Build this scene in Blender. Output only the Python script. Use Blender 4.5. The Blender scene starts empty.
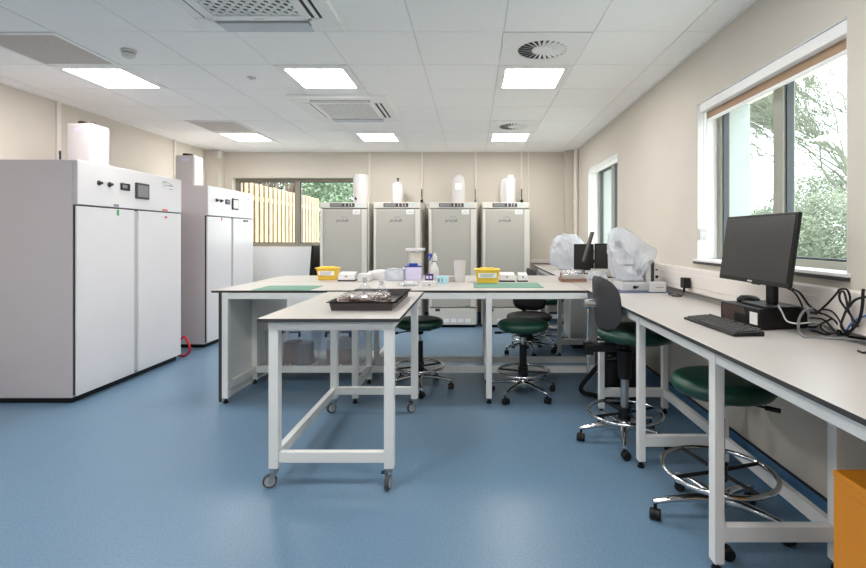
import bpy, math, random
from mathutils import Vector, Matrix, noise

C = bpy.context.scene.collection
PI = math.pi
R = math.radians
CAMZ, VX, VY, F = 1.34, 473.0, 237.0, 478.0
ROOM_R, ROOM_L, ROOM_B, ROOM_F, CEIL = 1.62, -4.15, 7.60, -2.6, 2.70


# ------------------------------------------------------------ materials
def lin(c):
    c /= 255.0
    return c / 12.92 if c <= 0.04045 else ((c + 0.055) / 1.055) ** 2.4


def rgb(r, g, b):
    return (lin(r), lin(g), lin(b), 1.0)


def mat(name, col, rough=0.5, metal=0.0, var=0.04, scale=18.0, bump=0.0, bscale=200.0,
        coat=0.0, spec=0.5, bdist=0.002, emit=None, emit_s=0.0, trans=0.0, rvar=0.06):
    m = bpy.data.materials.new(name)
    m.use_nodes = True
    nt = m.node_tree
    b = nt.nodes['Principled BSDF']
    b.inputs['Roughness'].default_value = rough
    b.inputs['Metallic'].default_value = metal
    b.inputs['Specular IOR Level'].default_value = spec
    b.inputs['Coat Weight'].default_value = coat
    b.inputs['Base Color'].default_value = col
    if trans:
        b.inputs['Transmission Weight'].default_value = trans
    if emit:
        b.inputs['Emission Color'].default_value = emit
        b.inputs['Emission Strength'].default_value = emit_s
    tc = nt.nodes.new('ShaderNodeTexCoord')
    nz = nt.nodes.new('ShaderNodeTexNoise')
    nz.inputs['Scale'].default_value = scale
    nz.inputs['Detail'].default_value = 4.0
    nt.links.new(tc.outputs['Object'], nz.inputs['Vector'])
    if var:
        r = nt.nodes.new('ShaderNodeValToRGB')
        r.color_ramp.elements[0].position = 0.3
        r.color_ramp.elements[1].position = 0.7
        r.color_ramp.elements[0].color = tuple(c * (1 - var) for c in col[:3]) + (1,)
        r.color_ramp.elements[1].color = tuple(min(1, c * (1 + var)) for c in col[:3]) + (1,)
        nt.links.new(nz.outputs['Fac'], r.inputs['Fac'])
        nt.links.new(r.outputs['Color'], b.inputs['Base Color'])
    if rvar:
        mr = nt.nodes.new('ShaderNodeMapRange')
        mr.inputs['To Min'].default_value = max(0.02, rough - rvar)
        mr.inputs['To Max'].default_value = min(1, rough + rvar)
        nt.links.new(nz.outputs['Fac'], mr.inputs['Value'])
        nt.links.new(mr.outputs['Result'], b.inputs['Roughness'])
    if bump:
        n2 = nt.nodes.new('ShaderNodeTexNoise')
        n2.inputs['Scale'].default_value = bscale
        nt.links.new(tc.outputs['Object'], n2.inputs['Vector'])
        bp = nt.nodes.new('ShaderNodeBump')
        bp.inputs['Strength'].default_value = bump
        bp.inputs['Distance'].default_value = bdist
        nt.links.new(n2.outputs['Fac'], bp.inputs['Height'])
        nt.links.new(bp.outputs['Normal'], b.inputs['Normal'])
    return m


def mat_clear(name, tint, alpha, rough=0.08, gloss=0.08, body=(0.8, 0.8, 0.8, 1), bump=0.0, bscale=30):
    """thin clear plastic or glass: transparent + a little glossy + a little diffuse body"""
    m = bpy.data.materials.new(name)
    m.use_nodes = True
    nt = m.node_tree
    nt.nodes.clear()
    out = nt.nodes.new('ShaderNodeOutputMaterial')
    tr = nt.nodes.new('ShaderNodeBsdfTransparent')
    tr.inputs['Color'].default_value = tint
    gl = nt.nodes.new('ShaderNodeBsdfGlossy')
    gl.inputs['Roughness'].default_value = rough
    df = nt.nodes.new('ShaderNodeBsdfDiffuse')
    df.inputs['Color'].default_value = body
    tl = nt.nodes.new('ShaderNodeBsdfTranslucent')
    tl.inputs['Color'].default_value = body
    m0 = nt.nodes.new('ShaderNodeMixShader')
    m0.inputs['Fac'].default_value = 0.35
    nt.links.new(df.outputs[0], m0.inputs[1])
    nt.links.new(tl.outputs[0], m0.inputs[2])
    m1 = nt.nodes.new('ShaderNodeMixShader')
    m1.inputs['Fac'].default_value = alpha
    nt.links.new(tr.outputs[0], m1.inputs[1])
    nt.links.new(m0.outputs[0], m1.inputs[2])
    geo = nt.nodes.new('ShaderNodeNewGeometry')
    dot = nt.nodes.new('ShaderNodeVectorMath')
    dot.operation = 'DOT_PRODUCT'
    nt.links.new(geo.outputs['Normal'], dot.inputs[0])
    nt.links.new(geo.outputs['Incoming'], dot.inputs[1])
    def mth(op, a, b=None):
        q = nt.nodes.new('ShaderNodeMath')
        q.operation = op
        for i, v in enumerate((a, b)):
            if v is None:
                continue
            if isinstance(v, (int, float)):
                q.inputs[i].default_value = v
            else:
                nt.links.new(v, q.inputs[i])
        return q.outputs[0]
    # Schlick reflectance of a thin sheet, the same from both sides
    f5 = mth('POWER', mth('SUBTRACT', 1.0, mth('ABSOLUTE', dot.outputs['Value'])), 5.0)
    fac = mth('MINIMUM', mth('ADD', mth('MULTIPLY', f5, 0.6), gloss * 0.4), 1.0)
    m2 = nt.nodes.new('ShaderNodeMixShader')
    nt.links.new(fac, m2.inputs['Fac'])
    nt.links.new(m1.outputs[0], m2.inputs[1])
    nt.links.new(gl.outputs[0], m2.inputs[2])
    if bump:
        tc = nt.nodes.new('ShaderNodeTexCoord')
        nz = nt.nodes.new('ShaderNodeTexNoise')
        nz.inputs['Scale'].default_value = bscale
        nz.inputs['Detail'].default_value = 3
        nt.links.new(tc.outputs['Object'], nz.inputs['Vector'])
        bp = nt.nodes.new('ShaderNodeBump')
        bp.inputs['Strength'].default_value = bump
        bp.inputs['Distance'].default_value = 0.02
        nt.links.new(nz.outputs['Fac'], bp.inputs['Height'])
        for s in (gl, df):
            nt.links.new(bp.outputs['Normal'], s.inputs['Normal'])
    nt.links.new(m2.outputs[0], out.inputs['Surface'])
    return m


def mat_floor():
    m = mat('blue_vinyl', rgb(96, 140, 176), 0.34, var=0.0, scale=2.0, spec=0.5, rvar=0.05)
    nt = m.node_tree
    b = nt.nodes['Principled BSDF']
    tc = nt.nodes.new('ShaderNodeTexCoord')
    n1 = nt.nodes.new('ShaderNodeTexNoise')
    n1.inputs['Scale'].default_value = 110
    n1.inputs['Detail'].default_value = 5
    n1.inputs['Roughness'].default_value = 0.7
    nt.links.new(tc.outputs['Object'], n1.inputs['Vector'])
    r = nt.nodes.new('ShaderNodeValToRGB')
    r.color_ramp.elements[0].position = 0.35
    r.color_ramp.elements[1].position = 0.65
    r.color_ramp.elements[0].color = rgb(91, 119, 144)
    r.color_ramp.elements[1].color = rgb(115, 144, 168)
    nt.links.new(n1.outputs['Fac'], r.inputs['Fac'])
    nt.links.new(r.outputs['Color'], b.inputs['Base Color'])
    return m


def mat_perf(name, base, hole, pitch):
    m = mat(name, base, 0.5, var=0.0, rvar=0)
    nt = m.node_tree
    b = nt.nodes['Principled BSDF']
    tc = nt.nodes.new('ShaderNodeTexCoord')
    sep = nt.nodes.new('ShaderNodeSeparateXYZ')
    nt.links.new(tc.outputs['Object'], sep.inputs[0])
    outs = []
    for ax in 'XY':
        mu = nt.nodes.new('ShaderNodeMath')
        mu.operation = 'MULTIPLY'
        mu.inputs[1].default_value = 2 * PI / pitch
        nt.links.new(sep.outputs[ax], mu.inputs[0])
        co = nt.nodes.new('ShaderNodeMath')
        co.operation = 'COSINE'
        nt.links.new(mu.outputs[0], co.inputs[0])
        outs.append(co)
    ad = nt.nodes.new('ShaderNodeMath')
    ad.operation = 'ADD'
    nt.links.new(outs[0].outputs[0], ad.inputs[0])
    nt.links.new(outs[1].outputs[0], ad.inputs[1])
    gt = nt.nodes.new('ShaderNodeMath')
    gt.operation = 'GREATER_THAN'
    gt.inputs[1].default_value = 0.35
    nt.links.new(ad.outputs[0], gt.inputs[0])
    mx = nt.nodes.new('ShaderNodeMix')
    mx.data_type = 'RGBA'
    mx.inputs['A'].default_value = base
    mx.inputs['B'].default_value = hole
    nt.links.new(gt.outputs[0], mx.inputs['Factor'])
    nt.links.new(mx.outputs['Result'], b.inputs['Base Color'])
    return m


M = {}
M['wall'] = mat('wall_paint', rgb(209, 202, 191), 0.75, var=0.015, scale=3, bump=0.08, bscale=300)
M['wall_out'] = mat('pale_render', rgb(164, 172, 172), 0.8, var=0.03)
M['floor'] = mat_floor()
M['cove'] = mat('cove_vinyl', rgb(84, 128, 164), 0.4, var=0.06, scale=90)
M['black_trim'] = mat('black_capping', rgb(20, 22, 26), 0.5)
M['tile'] = mat('ceiling_tile', rgb(248, 248, 247), 0.85, var=0.02, scale=60, bump=0.1, bscale=500)
M['tbar'] = mat('ceiling_grid', rgb(226, 226, 225), 0.5, var=0.01)
M['white'] = mat('white_paint', rgb(240, 240, 239), 0.4, var=0.015)
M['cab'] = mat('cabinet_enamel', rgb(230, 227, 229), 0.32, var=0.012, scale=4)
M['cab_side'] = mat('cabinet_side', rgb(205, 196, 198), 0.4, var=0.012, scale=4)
M['gap'] = mat('dark_gasket', rgb(62, 58, 58), 0.6)
M['frz'] = mat('freezer_grey', rgb(178, 174, 165), 0.38, var=0.012, scale=5)
M['frz_l'] = mat('freezer_light', rgb(212, 208, 200), 0.38, var=0.012, scale=5)
M['metal_w'] = mat('white_steel', rgb(236, 235, 232), 0.38, var=0.012)
M['lam'] = mat('bench_laminate', rgb(186, 180, 175), 0.34, var=0.012, scale=6)
M['lam_edge'] = mat('laminate_edge', rgb(58, 56, 56), 0.55)
M['green'] = mat('green_vinyl', rgb(26, 66, 52), 0.34, var=0.06, scale=30, bump=0.1, bscale=400)
M['black'] = mat('black_plastic', rgb(19, 19, 20), 0.45, spec=0.35)
M['blackfab'] = mat('black_upholstery', rgb(20, 22, 22), 0.55, bump=0.1)
M['grey_shell'] = mat('charcoal_shell', rgb(62, 60, 62), 0.5)
M['chrome'] = mat('chrome', rgb(215, 215, 215), 0.12, metal=1.0, var=0.02)
M['alu'] = mat('aluminium', rgb(175, 178, 180), 0.3, metal=0.9, var=0.02)
M['rubber'] = mat('grey_rubber', rgb(70, 70, 74), 0.7)
M['wheel'] = mat('wheel_grey', rgb(185, 183, 182), 0.45)
M['frame'] = mat('window_frame_grey', rgb(158, 157, 146), 0.45, var=0.02)
M['frame_d'] = mat('window_frame_dark', rgb(142, 136, 122), 0.45, var=0.02)
M['gasket'] = mat('window_gasket', rgb(64, 70, 76), 0.5)
M['glass'] = mat_clear('window_glass', (0.95, 0.98, 0.965, 1), 0.0, 0.02, 0.05)
M['clear'] = mat_clear('clear_plastic', (0.96, 0.97, 0.98, 1), 0.08, 0.12, 0.1, (0.85, 0.86, 0.88, 1))
M['clearbox'] = mat_clear('storage_plastic', (0.95, 0.96, 0.98, 1), 0.2, 0.15, 0.1, (0.82, 0.84, 0.88, 1))
M['film'] = mat_clear('plastic_film', (0.97, 0.98, 1, 1), 0.05, 0.12, 0.3, (0.9, 0.9, 0.92, 1), 0.9, 40)
M['cover'] = mat_clear('plastic_dust_cover', (0.97, 0.98, 1, 1), 0.4, 0.2, 0.2, (0.84, 0.88, 0.96, 1), 1.0, 30)
M['hdpe'] = mat('white_hdpe', rgb(212, 209, 208), 0.42, var=0.01)
M['can'] = mat('jerrycan_hdpe', rgb(200, 195, 195), 0.42, var=0.01)
M['tan'] = mat('tan_blind_fabric', rgb(176, 147, 120), 0.8, bump=0.2)
M['brown_cap'] = mat('dark_brown_cap', rgb(58, 46, 40), 0.5)
M['green_mat'] = mat('green_cutting_mat', rgb(84, 138, 118), 0.5, var=0.03)
M['yellow'] = mat('yellow_plastic', rgb(240, 200, 70), 0.4, var=0.02)
M['blue'] = mat('blue_plastic', rgb(46, 72, 160), 0.4)
M['dblue'] = mat('navy_plastic', rgb(34, 40, 74), 0.45)
M['lav'] = mat('lavender_plastic', rgb(214, 208, 232), 0.4, var=0.02)
M['purple'] = mat('purple_card', rgb(74, 54, 116), 0.5)
M['ltblue'] = mat('pale_blue_card', rgb(168, 212, 224), 0.55, var=0.03)
M['tray'] = mat('charcoal_tray', rgb(66, 62, 62), 0.5, bump=0.1)
M['card'] = mat('brown_card', rgb(142, 110, 92), 0.8, var=0.05)
M['brown'] = mat('brown_samples', rgb(86, 64, 58), 0.22, var=0.8, scale=30, coat=1.0, bump=1.0, bscale=34, bdist=0.02)
M['cream'] = mat('cream_tissue', rgb(236, 224, 204), 0.8)
M['orange'] = mat('orange_enamel', rgb(234, 148, 26), 0.35, var=0.015)
M['brown_bar'] = mat('brown_grille_bar', rgb(112, 92, 84), 0.5)
M['screen'] = mat('screen_glass', rgb(40, 38, 40), 0.3, var=0.02, spec=0.5)
M['grey'] = mat('mid_grey', rgb(128, 128, 130), 0.5)
M['lgrey'] = mat('light_grey', rgb(190, 190, 190), 0.5)
M['navy_mat'] = mat('slate_blue_mat', rgb(86, 96, 126), 0.7, var=0.04)
M['bluecab'] = mat('blue_cable', rgb(64, 112, 176), 0.45)
M['red'] = mat('red_rubber', rgb(206, 34, 48), 0.4)
M['green_st'] = mat('green_sticker', rgb(60, 170, 96), 0.5)
M['red_st'] = mat('red_sticker', rgb(214, 90, 90), 0.5)
M['logo_grey'] = mat('grey_ink', rgb(120, 124, 132), 0.6)
M['logo_blue'] = mat('blue_ink', rgb(34, 36, 86), 0.5)
M['paper'] = mat('white_label', rgb(235, 233, 230), 0.7)
M['trunk'] = mat('trunking_white', rgb(228, 220, 214), 0.45, var=0.01)
M['fence'] = mat('fence_timber', rgb(192, 168, 138), 0.75, var=0.2, scale=5)
M['fence_b'] = mat('fence_timber_dark', rgb(66, 48, 34), 0.8, var=0.2, scale=5)
M['bark'] = mat('mossy_bark', rgb(120, 126, 112), 0.9, var=0.2, scale=8)
M['bark_b'] = mat('brown_bark', rgb(104, 88, 78), 0.9, var=0.25, scale=8)
M['leaf'] = mat('shrub_leaf', rgb(116, 126, 106), 0.6, var=0.35, scale=2.2)
M['leaf_b'] = mat('hedge_leaf', rgb(116, 136, 108), 0.6, var=0.45, scale=2.5)
M['ground'] = mat('ground_light_bounce', rgb(222, 220, 212), 0.95, var=0.2, scale=2)  # ground made very pale to bounce daylight up onto the ceiling
M['vane'] = mat('air_vane', rgb(196, 203, 210), 0.45, var=0.01)
M['grille_dark'] = mat('grille_void', rgb(60, 60, 62), 0.8)
M['perf'] = mat_perf('perforated_panel', rgb(204, 199, 194), rgb(120, 116, 112), 0.013)
M['pcgrille'] = mat_perf('pc_grille', rgb(40, 38, 38), rgb(120, 92, 80), 0.014)
M['diff'] = mat('light_diffuser', (1, 1, 1, 1), 0.5, var=0, rvar=0, emit=(1.0, 0.98, 0.955, 1), emit_s=26.0)


# ------------------------------------------------------------ mesh builder
class MB:
    def __init__(s, off=(0, 0, 0)):
        s.v, s.f, s.m, s.mi = [], [], [], 0
        s.off = Vector(off)

    def add(s, vs, fs, xf=None):
        n = len(s.v)
        for p in vs:
            p = Vector(p)
            if xf is not None:
                p = xf @ p
            s.v.append(p - s.off)
        for f in fs:
            s.f.append(tuple(i + n for i in f))
            s.m.append(s.mi)
        return s

    def box(s, x0, x1, y0, y1, z0, z1, xf=None):
        vs = [(x, y, z) for x in (x0, x1) for y in (y0, y1) for z in (z0, z1)]
        fs = [(0, 1, 3, 2), (4, 6, 7, 5), (0, 4, 5, 1), (2, 3, 7, 6), (0, 2, 6, 4), (1, 5, 7, 3)]
        return s.add(vs, fs, xf)

    def tbox(s, x0, x1, y0, y1, z0, z1, mi):
        """box whose top face has material mi, others current"""
        k = len(s.m)
        s.box(x0, x1, y0, y1, z0, z1)
        s.m[k + 5] = mi
        return s

    def cyl(s, p0, p1, r0, r1=None, n=20, cap=True):
        r1 = r0 if r1 is None else r1
        p0, p1 = Vector(p0), Vector(p1)
        d = (p1 - p0).normalized()
        a = d.orthogonal().normalized()
        b = d.cross(a)
        vs, fs = [], []
        for p, r in ((p0, r0), (p1, r1)):
            for i in range(n):
                t = 2 * PI * i / n
                vs.append(p + a * math.cos(t) * r + b * math.sin(t) * r)
        for i in range(n):
            j = (i + 1) % n
            fs.append((i, j, n + j, n + i))
        if cap:
            fs.append(tuple(range(n - 1, -1, -1)))
            fs.append(tuple(range(n, 2 * n)))
        return s.add(vs, fs)

    def tube(s, pts, r, n=8, closed=False, radii=None):
        pts = [Vector(p) for p in pts]
        k = len(pts)
        vs, fs = [], []
        prev = None
        for i, p in enumerate(pts):
            if closed:
                d = pts[(i + 1) % k] - pts[i - 1]
            else:
                d = pts[min(i + 1, k - 1)] - pts[max(i - 1, 0)]
            d.normalize()
            if prev is None:
                a = d.orthogonal().normalized()
            else:
                a = (prev - d * prev.dot(d))
                a = a.normalized() if a.length > 1e-6 else d.orthogonal().normalized()
            prev = a
            b = d.cross(a)
            rr = radii[i] if radii else r
            for j in range(n):
                t = 2 * PI * j / n
                vs.append(p + a * math.cos(t) * rr + b * math.sin(t) * rr)
        for i in range(k if closed else k - 1):
            for j in range(n):
                i2, j2 = (i + 1) % k, (j + 1) % n
                fs.append((i * n + j, i * n + j2, i2 * n + j2, i2 * n + j))
        if not closed:
            fs.append(tuple(range(n - 1, -1, -1)))
            fs.append(tuple((k - 1) * n + j for j in range(n)))
        return s.add(vs, fs)

    def lathe(s, prof, c=(0, 0, 0), n=28, sx=1.0, sy=1.0, xf=None):
        c = Vector(c)
        vs, fs = [], []
        for (r, z) in prof:
            for i in range(n):
                t = 2 * PI * i / n
                vs.append(c + Vector((math.cos(t) * r * sx, math.sin(t) * r * sy, z)))
        k = len(prof)
        for a in range(k - 1):
            for i in range(n):
                j = (i + 1) % n
                fs.append((a * n + i, a * n + j, (a + 1) * n + j, (a + 1) * n + i))
        if prof[0][0] > 1e-5:
            fs.append(tuple(range(n - 1, -1, -1)))
        if prof[-1][0] > 1e-5:
            fs.append(tuple((k - 1) * n + i for i in range(n)))
        return s.add(vs, fs, xf)

    def rings(s, rs, cap=True):
        n = len(rs[0])
        vs = [p for r in rs for p in r]
        fs = []
        for a in range(len(rs) - 1):
            for i in range(n):
                j = (i + 1) % n
                fs.append((a * n + i, a * n + j, (a + 1) * n + j, (a + 1) * n + i))
        if cap:
            fs.append(tuple(range(n - 1, -1, -1)))
            fs.append(tuple((len(rs) - 1) * n + i for i in range(n)))
        return s.add(vs, fs)

    def rbox(s, x0, x1, y0, y1, z0, z1, rad, n=5, top=0.0):
        """upright box with rounded vertical edges; 'top' rounds the upper rim"""
        def loop(ins, z):
            r = max(rad - ins, 0.001)
            pts = []
            for cx, cy, a0 in ((x1 - rad, y1 - rad, 0), (x0 + rad, y1 - rad, 90),
                               (x0 + rad, y0 + rad, 180), (x1 - rad, y0 + rad, 270)):
                for i in range(n + 1):
                    a = R(a0 + 90.0 * i / n)
                    pts.append((cx + r * math.cos(a), cy + r * math.sin(a), z))
            return pts
        rs = [loop(0, z0)]
        if top:
            for i in range(5):
                a = R(90.0 * i / 4)
                rs.append(loop(min(top * (1 - math.cos(a)), rad * 0.98), z1 - top + top * math.sin(a)))
        else:
            rs.append(loop(0, z1))
        return s.rings(rs)

    def build(s, name, m, parent=None, smooth=False, bevel=0.0, seg=2, loc=None, angle=0.7):
        me = bpy.data.meshes.new(name)
        me.from_pydata([tuple(p) for p in s.v], [], s.f)
        for mm in (m if isinstance(m, (list, tuple)) else [m]):
            me.materials.append(mm)
        me.polygons.foreach_set('material_index', s.m)
        me.update()
        import bmesh
        bm = bmesh.new()
        bm.from_mesh(me)
        bmesh.ops.recalc_face_normals(bm, faces=bm.faces)
        bm.to_mesh(me)
        bm.free()
        if smooth:
            me.shade_smooth()
            me.set_sharp_from_angle(angle=angle)
        o = bpy.data.objects.new(name, me)
        C.objects.link(o)
        if loc is not None:
            o.location = loc
        if parent is not None:
            o.parent = parent
        if bevel:
            b = o.modifiers.new('bevel', 'BEVEL')
            b.width = bevel
            b.segments = seg
            b.limit_method = 'ANGLE'
            b.angle_limit = R(40)
        return o


def tag(o, label, cat, group=None, kind=None):
    o['label'] = label
    o['category'] = cat
    if group:
        o['group'] = group
    if kind:
        o['kind'] = kind
    return o


def thing(name, label, cat, loc=(0, 0, 0), rz=0.0, group=None):
    o = bpy.data.objects.new(name, None)
    o.empty_display_size = 0.1
    C.objects.link(o)
    o.location = loc
    o.rotation_euler = (0, 0, rz)
    return tag(o, label, cat, group)


def struct(o):
    o['kind'] = 'structure'
    return o


def kids(o):
    return [c for c in C.objects if c.parent == o]


def dup(root, loc, rz=None, label=None):
    r = root.copy()
    C.objects.link(r)
    r.location = loc
    if rz is not None:
        r.rotation_euler = (0, 0, rz)
    if label:
        r['label'] = label
    for ch in kids(root):
        c = ch.copy()
        C.objects.link(c)
        c.parent = r
        for g in kids(ch):
            d = g.copy()
            C.objects.link(d)
            d.parent = c
            for h in kids(g):
                e = h.copy()
                C.objects.link(e)
                e.parent = d
    return r


def W(t):
    return MB(off=t.location)


def P(px, py, Y):
    """room point seen at photo position px,py at depth Y"""
    return Vector(((px - VX) * Y / F, Y, CAMZ - (py - VY) * Y / F))


def spline(pts, k=8, closed=False):
    pts = [Vector(p) for p in pts]
    n = len(pts)
    out = []
    rng = range(n) if closed else range(n - 1)
    for i in rng:
        p1, p2 = pts[i], pts[(i + 1) % n]
        p0 = pts[i - 1] if (closed or i > 0) else p1 * 2 - p2
        p3 = pts[(i + 2) % n] if (closed or i + 2 < n) else p2 * 2 - p1
        for j in range(k):
            t = j / k
            out.append(0.5 * ((2 * p1) + (p2 - p0) * t + (2 * p0 - 5 * p1 + 4 * p2 - p3) * t * t
                              + (3 * p1 - p0 - 3 * p2 + p3) * t ** 3))
    if not closed:
        out.append(pts[-1])
    return out


def text_mesh(name, txt, size, m, parent, mw, shear=0.0, depth=0.0006):
    cu = bpy.data.curves.new(name, 'FONT')
    cu.body = txt
    cu.size = size
    cu.shear = shear
    cu.extrude = depth
    cu.align_x = 'CENTER'
    cu.align_y = 'CENTER'
    tmp = bpy.data.objects.new('tmp', cu)
    C.objects.link(tmp)
    dg = bpy.context.evaluated_depsgraph_get()
    me = bpy.data.meshes.new_from_object(tmp.evaluated_get(dg))
    bpy.data.objects.remove(tmp)
    me.transform(mw)
    me.materials.clear()
    me.materials.append(m)
    me.name = name
    o = bpy.data.objects.new(name, me)
    C.objects.link(o)
    o.parent = parent
    return o


FRONT = Matrix.Rotation(PI / 2, 4, 'X')                       # text facing -Y
FACE_PX = Matrix.Rotation(PI / 2, 4, 'Z') @ FRONT             # text facing +X


# ------------------------------------------------------------ room shell
def wall_with_holes(axis, a0, a1, z0, z1, t0, t1, holes):
    mb = MB()
    def bx(u0, u1, w0, w1):
        if u1 - u0 < 1e-4 or w1 - w0 < 1e-4:
            return
        if axis == 'x':
            mb.box(u0, u1, t0, t1, w0, w1)
        else:
            mb.box(t0, t1, u0, u1, w0, w1)
    cur = a0
    for (h0, h1, hz0, hz1) in sorted(holes):
        bx(cur, h0, z0, z1)
        bx(h0, h1, z0, hz0)
        bx(h0, h1, hz1, z1)
        cur = h1
    bx(cur, a1, z0, z1)
    return mb


WB = (-3.83, -1.75, 1.19, 2.285)                  # back window hole: x0 x1 z0 z1
WR1 = (2.07, 3.457, 1.17, 2.30)                   # right windows: y0 y1 z0 z1
WR2 = (5.36, 6.73, 1.17, 2.30)
T_OUT_R, T_OUT_B = 2.0, 7.87

struct(MB().box(ROOM_L - .2, T_OUT_R, ROOM_F - .2, T_OUT_B, -0.12, 0).build('floor', M['floor']))
struct(wall_with_holes('x', ROOM_L - .2, T_OUT_R, 0, CEIL + .1, ROOM_B, T_OUT_B, [WB]).build('wall_back', M['wall']))
struct(wall_with_holes('y', ROOM_F - .2, ROOM_B, 0, CEIL + .1, ROOM_R, T_OUT_R, [WR1, WR2]).build('wall_right', M['wall']))
struct(MB().box(ROOM_L - .2, ROOM_L, ROOM_F - .2, ROOM_B, 0, CEIL + .1).build('wall_left', M['wall']))
struct(MB().box(ROOM_L, ROOM_R, ROOM_F - .2, ROOM_F, 0, CEIL + .1).build('wall_front', M['wall']))

# ceiling: grid plus lay-in tiles
ceil = MB()
ceil.mi = 1
ceil.box(ROOM_L, ROOM_R, ROOM_F, ROOM_B, CEIL, CEIL + .08)
ceil.mi = 0
GX0, GY0, PX = 0.203, 3.16, 0.595
skip = set()
LIGHTS = [(gx, gy) for gy in (3.76, 6.16, 1.36, -1.04) for gx in (0.2, -1.6, -3.4)]
for gx, gy in LIGHTS:
    skip.add((round(gx, 2), round(gy, 2)))
for gx, gy in ((-3.4, 3.16), (-3.4, 5.56), (0.2, 3.16), (0.2, 5.56)):
    skip.add((round(gx, 2), round(gy, 2)))
for i in range(-8, 4):
    for j in range(-10, 8):
        x0, y0 = GX0 + i * PX, GY0 + j * .6
        x1, y1 = x0 + PX, y0 + .6
        if (round(.2 + i * .6, 2), round(y0, 2)) in skip:
            continue
        a, b_, c_, d_ = max(x0, ROOM_L), min(x1, ROOM_R), max(y0, ROOM_F), min(y1, ROOM_B)
        if b_ - a < .03 or d_ - c_ < .03:
            continue
        ceil.box(a + .005, b_ - .005, c_ + .004, d_ - .004, CEIL - .004, CEIL)
struct(ceil.build('ceiling', [M['tile'], M['tbar']]))

# perimeter shadow trim
tr = MB()
tr.box(ROOM_R - .022, ROOM_R, ROOM_F, ROOM_B, CEIL - .012, CEIL - .0045)
struct(tr.build('trim_1', M['white']))
tr = MB()
tr.box(ROOM_L, ROOM_L + .022, ROOM_F, ROOM_B, CEIL - .012, CEIL - .0045)
struct(tr.build('trim_2', M['white']))
tr = MB()
tr.box(ROOM_L + .022, ROOM_R - .022, ROOM_B - .022, ROOM_B, CEIL - .012, CEIL - .0045)
struct(tr.build('trim_3', M['white']))
# boxed-in columns in the back corners
struct(MB().box(1.44, ROOM_R, 7.47, ROOM_B, 0.0, CEIL - .013).build('trim_4', M['wall']))
struct(MB().box(ROOM_L, -3.95, 7.42, ROOM_B, 0.0, CEIL - .013).build('trim_5', M['wall']))

struct(MB().box(-3.948, -2.56, ROOM_B - .016, ROOM_B, .146, 1.185).build('trim_6', M['white']))

# coved vinyl skirting with black capping strip
def cove(name, axis, fixed, a0, a1, sgn):
    mb = MB()
    prof = [(0.05, 0.0), (0.05, .004), (0.03, .012), (0.015, .03), (0.008, .06), (0.006, .132), (0.0, .132), (0.0, 0)]
    r0, r1 = [], []
    for d, z in prof:
        if axis == 'y':
            r0.append((fixed + sgn * d, a0, z)); r1.append((fixed + sgn * d, a1, z))
        else:
            r0.append((a0, fixed + sgn * d, z)); r1.append((a1, fixed + sgn * d, z))
    mb.rings([r0, r1])
    mb.mi = 1
    if axis == 'y':
        mb.box(min(fixed, fixed + sgn * .008), max(fixed, fixed + sgn * .008), a0, a1, .132, .144)
    else:
        mb.box(a0, a1, min(fixed, fixed + sgn * .008), max(fixed, fixed + sgn * .008), .132, .144)
    return struct(mb.build(name, [M['cove'], M['black_trim']]))


cove('baseboard_right', 'y', ROOM_R, ROOM_F, 7.46, -1)
cove('baseboard_left', 'y', ROOM_L, ROOM_F, 7.41, 1)
cove('baseboard_back', 'x', ROOM_B, -3.9, 1.40, -1)

# windows -------------------------------------------------------------
def window(name, horizontal, u0, u1, z0, z1, d0, d1, mframe, mull_w, mull_off=0.0):
    """frame in a wall hole; u along the wall, d = depth range of the frame"""
    w = struct(bpy.data.objects.new(name, None))
    C.objects.link(w)
    w.location = ((u0 + u1) / 2, (d0 + d1) / 2, z0) if horizontal else ((d0 + d1) / 2, (u0 + u1) / 2, z0)
    def bx(mb, a0, a1, e0, e1, b0, b1):
        if horizontal:
            mb.box(a0, a1, e0, e1, b0, b1)
        else:
            mb.box(e0, e1, a0, a1, b0, b1)
    fw = .05
    g = W(w)
    bx(g, u0, u0 + fw, d0, d1, z0, z1)
    bx(g, u1 - fw, u1, d0, d1, z0, z1)
    bx(g, u0 + fw, u1 - fw, d0, d1, z0, z0 + fw)
    bx(g, u0 + fw, u1 - fw, d0, d1, z1 - fw, z1)
    g.build('window_frame', mframe, w, bevel=.003)
    um = (u0 + u1) / 2 + mull_off
    g = W(w)
    bx(g, um - mull_w / 2, um + mull_w / 2, d0 - .004, d1, z0 + fw, z1 - fw)
    g.build('mullion', mframe, w, bevel=.003)
    dm = (d0 + d1) / 2
    for a0, a1 in ((u0 + fw, um - mull_w / 2), (um + mull_w / 2, u1 - fw)):
        g = W(w)
        t = .012
        bx(g, a0, a0 + t, dm - .02, dm + .02, z0 + fw, z1 - fw)
        bx(g, a1 - t, a1, dm - .02, dm + .02, z0 + fw, z1 - fw)
        bx(g, a0 + t, a1 - t, dm - .02, dm + .02, z0 + fw, z0 + fw + t)
        bx(g, a0 + t, a1 - t, dm - .02, dm + .02, z1 - fw - t, z1 - fw)
        g.build('gasket', M['gasket'], w)
        g = W(w)
        bx(g, a0 + t, a1 - t, dm - .003, dm + .003, z0 + fw + t, z1 - fw - t)
        g.build('pane', M['glass'], w)
    return w


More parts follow.
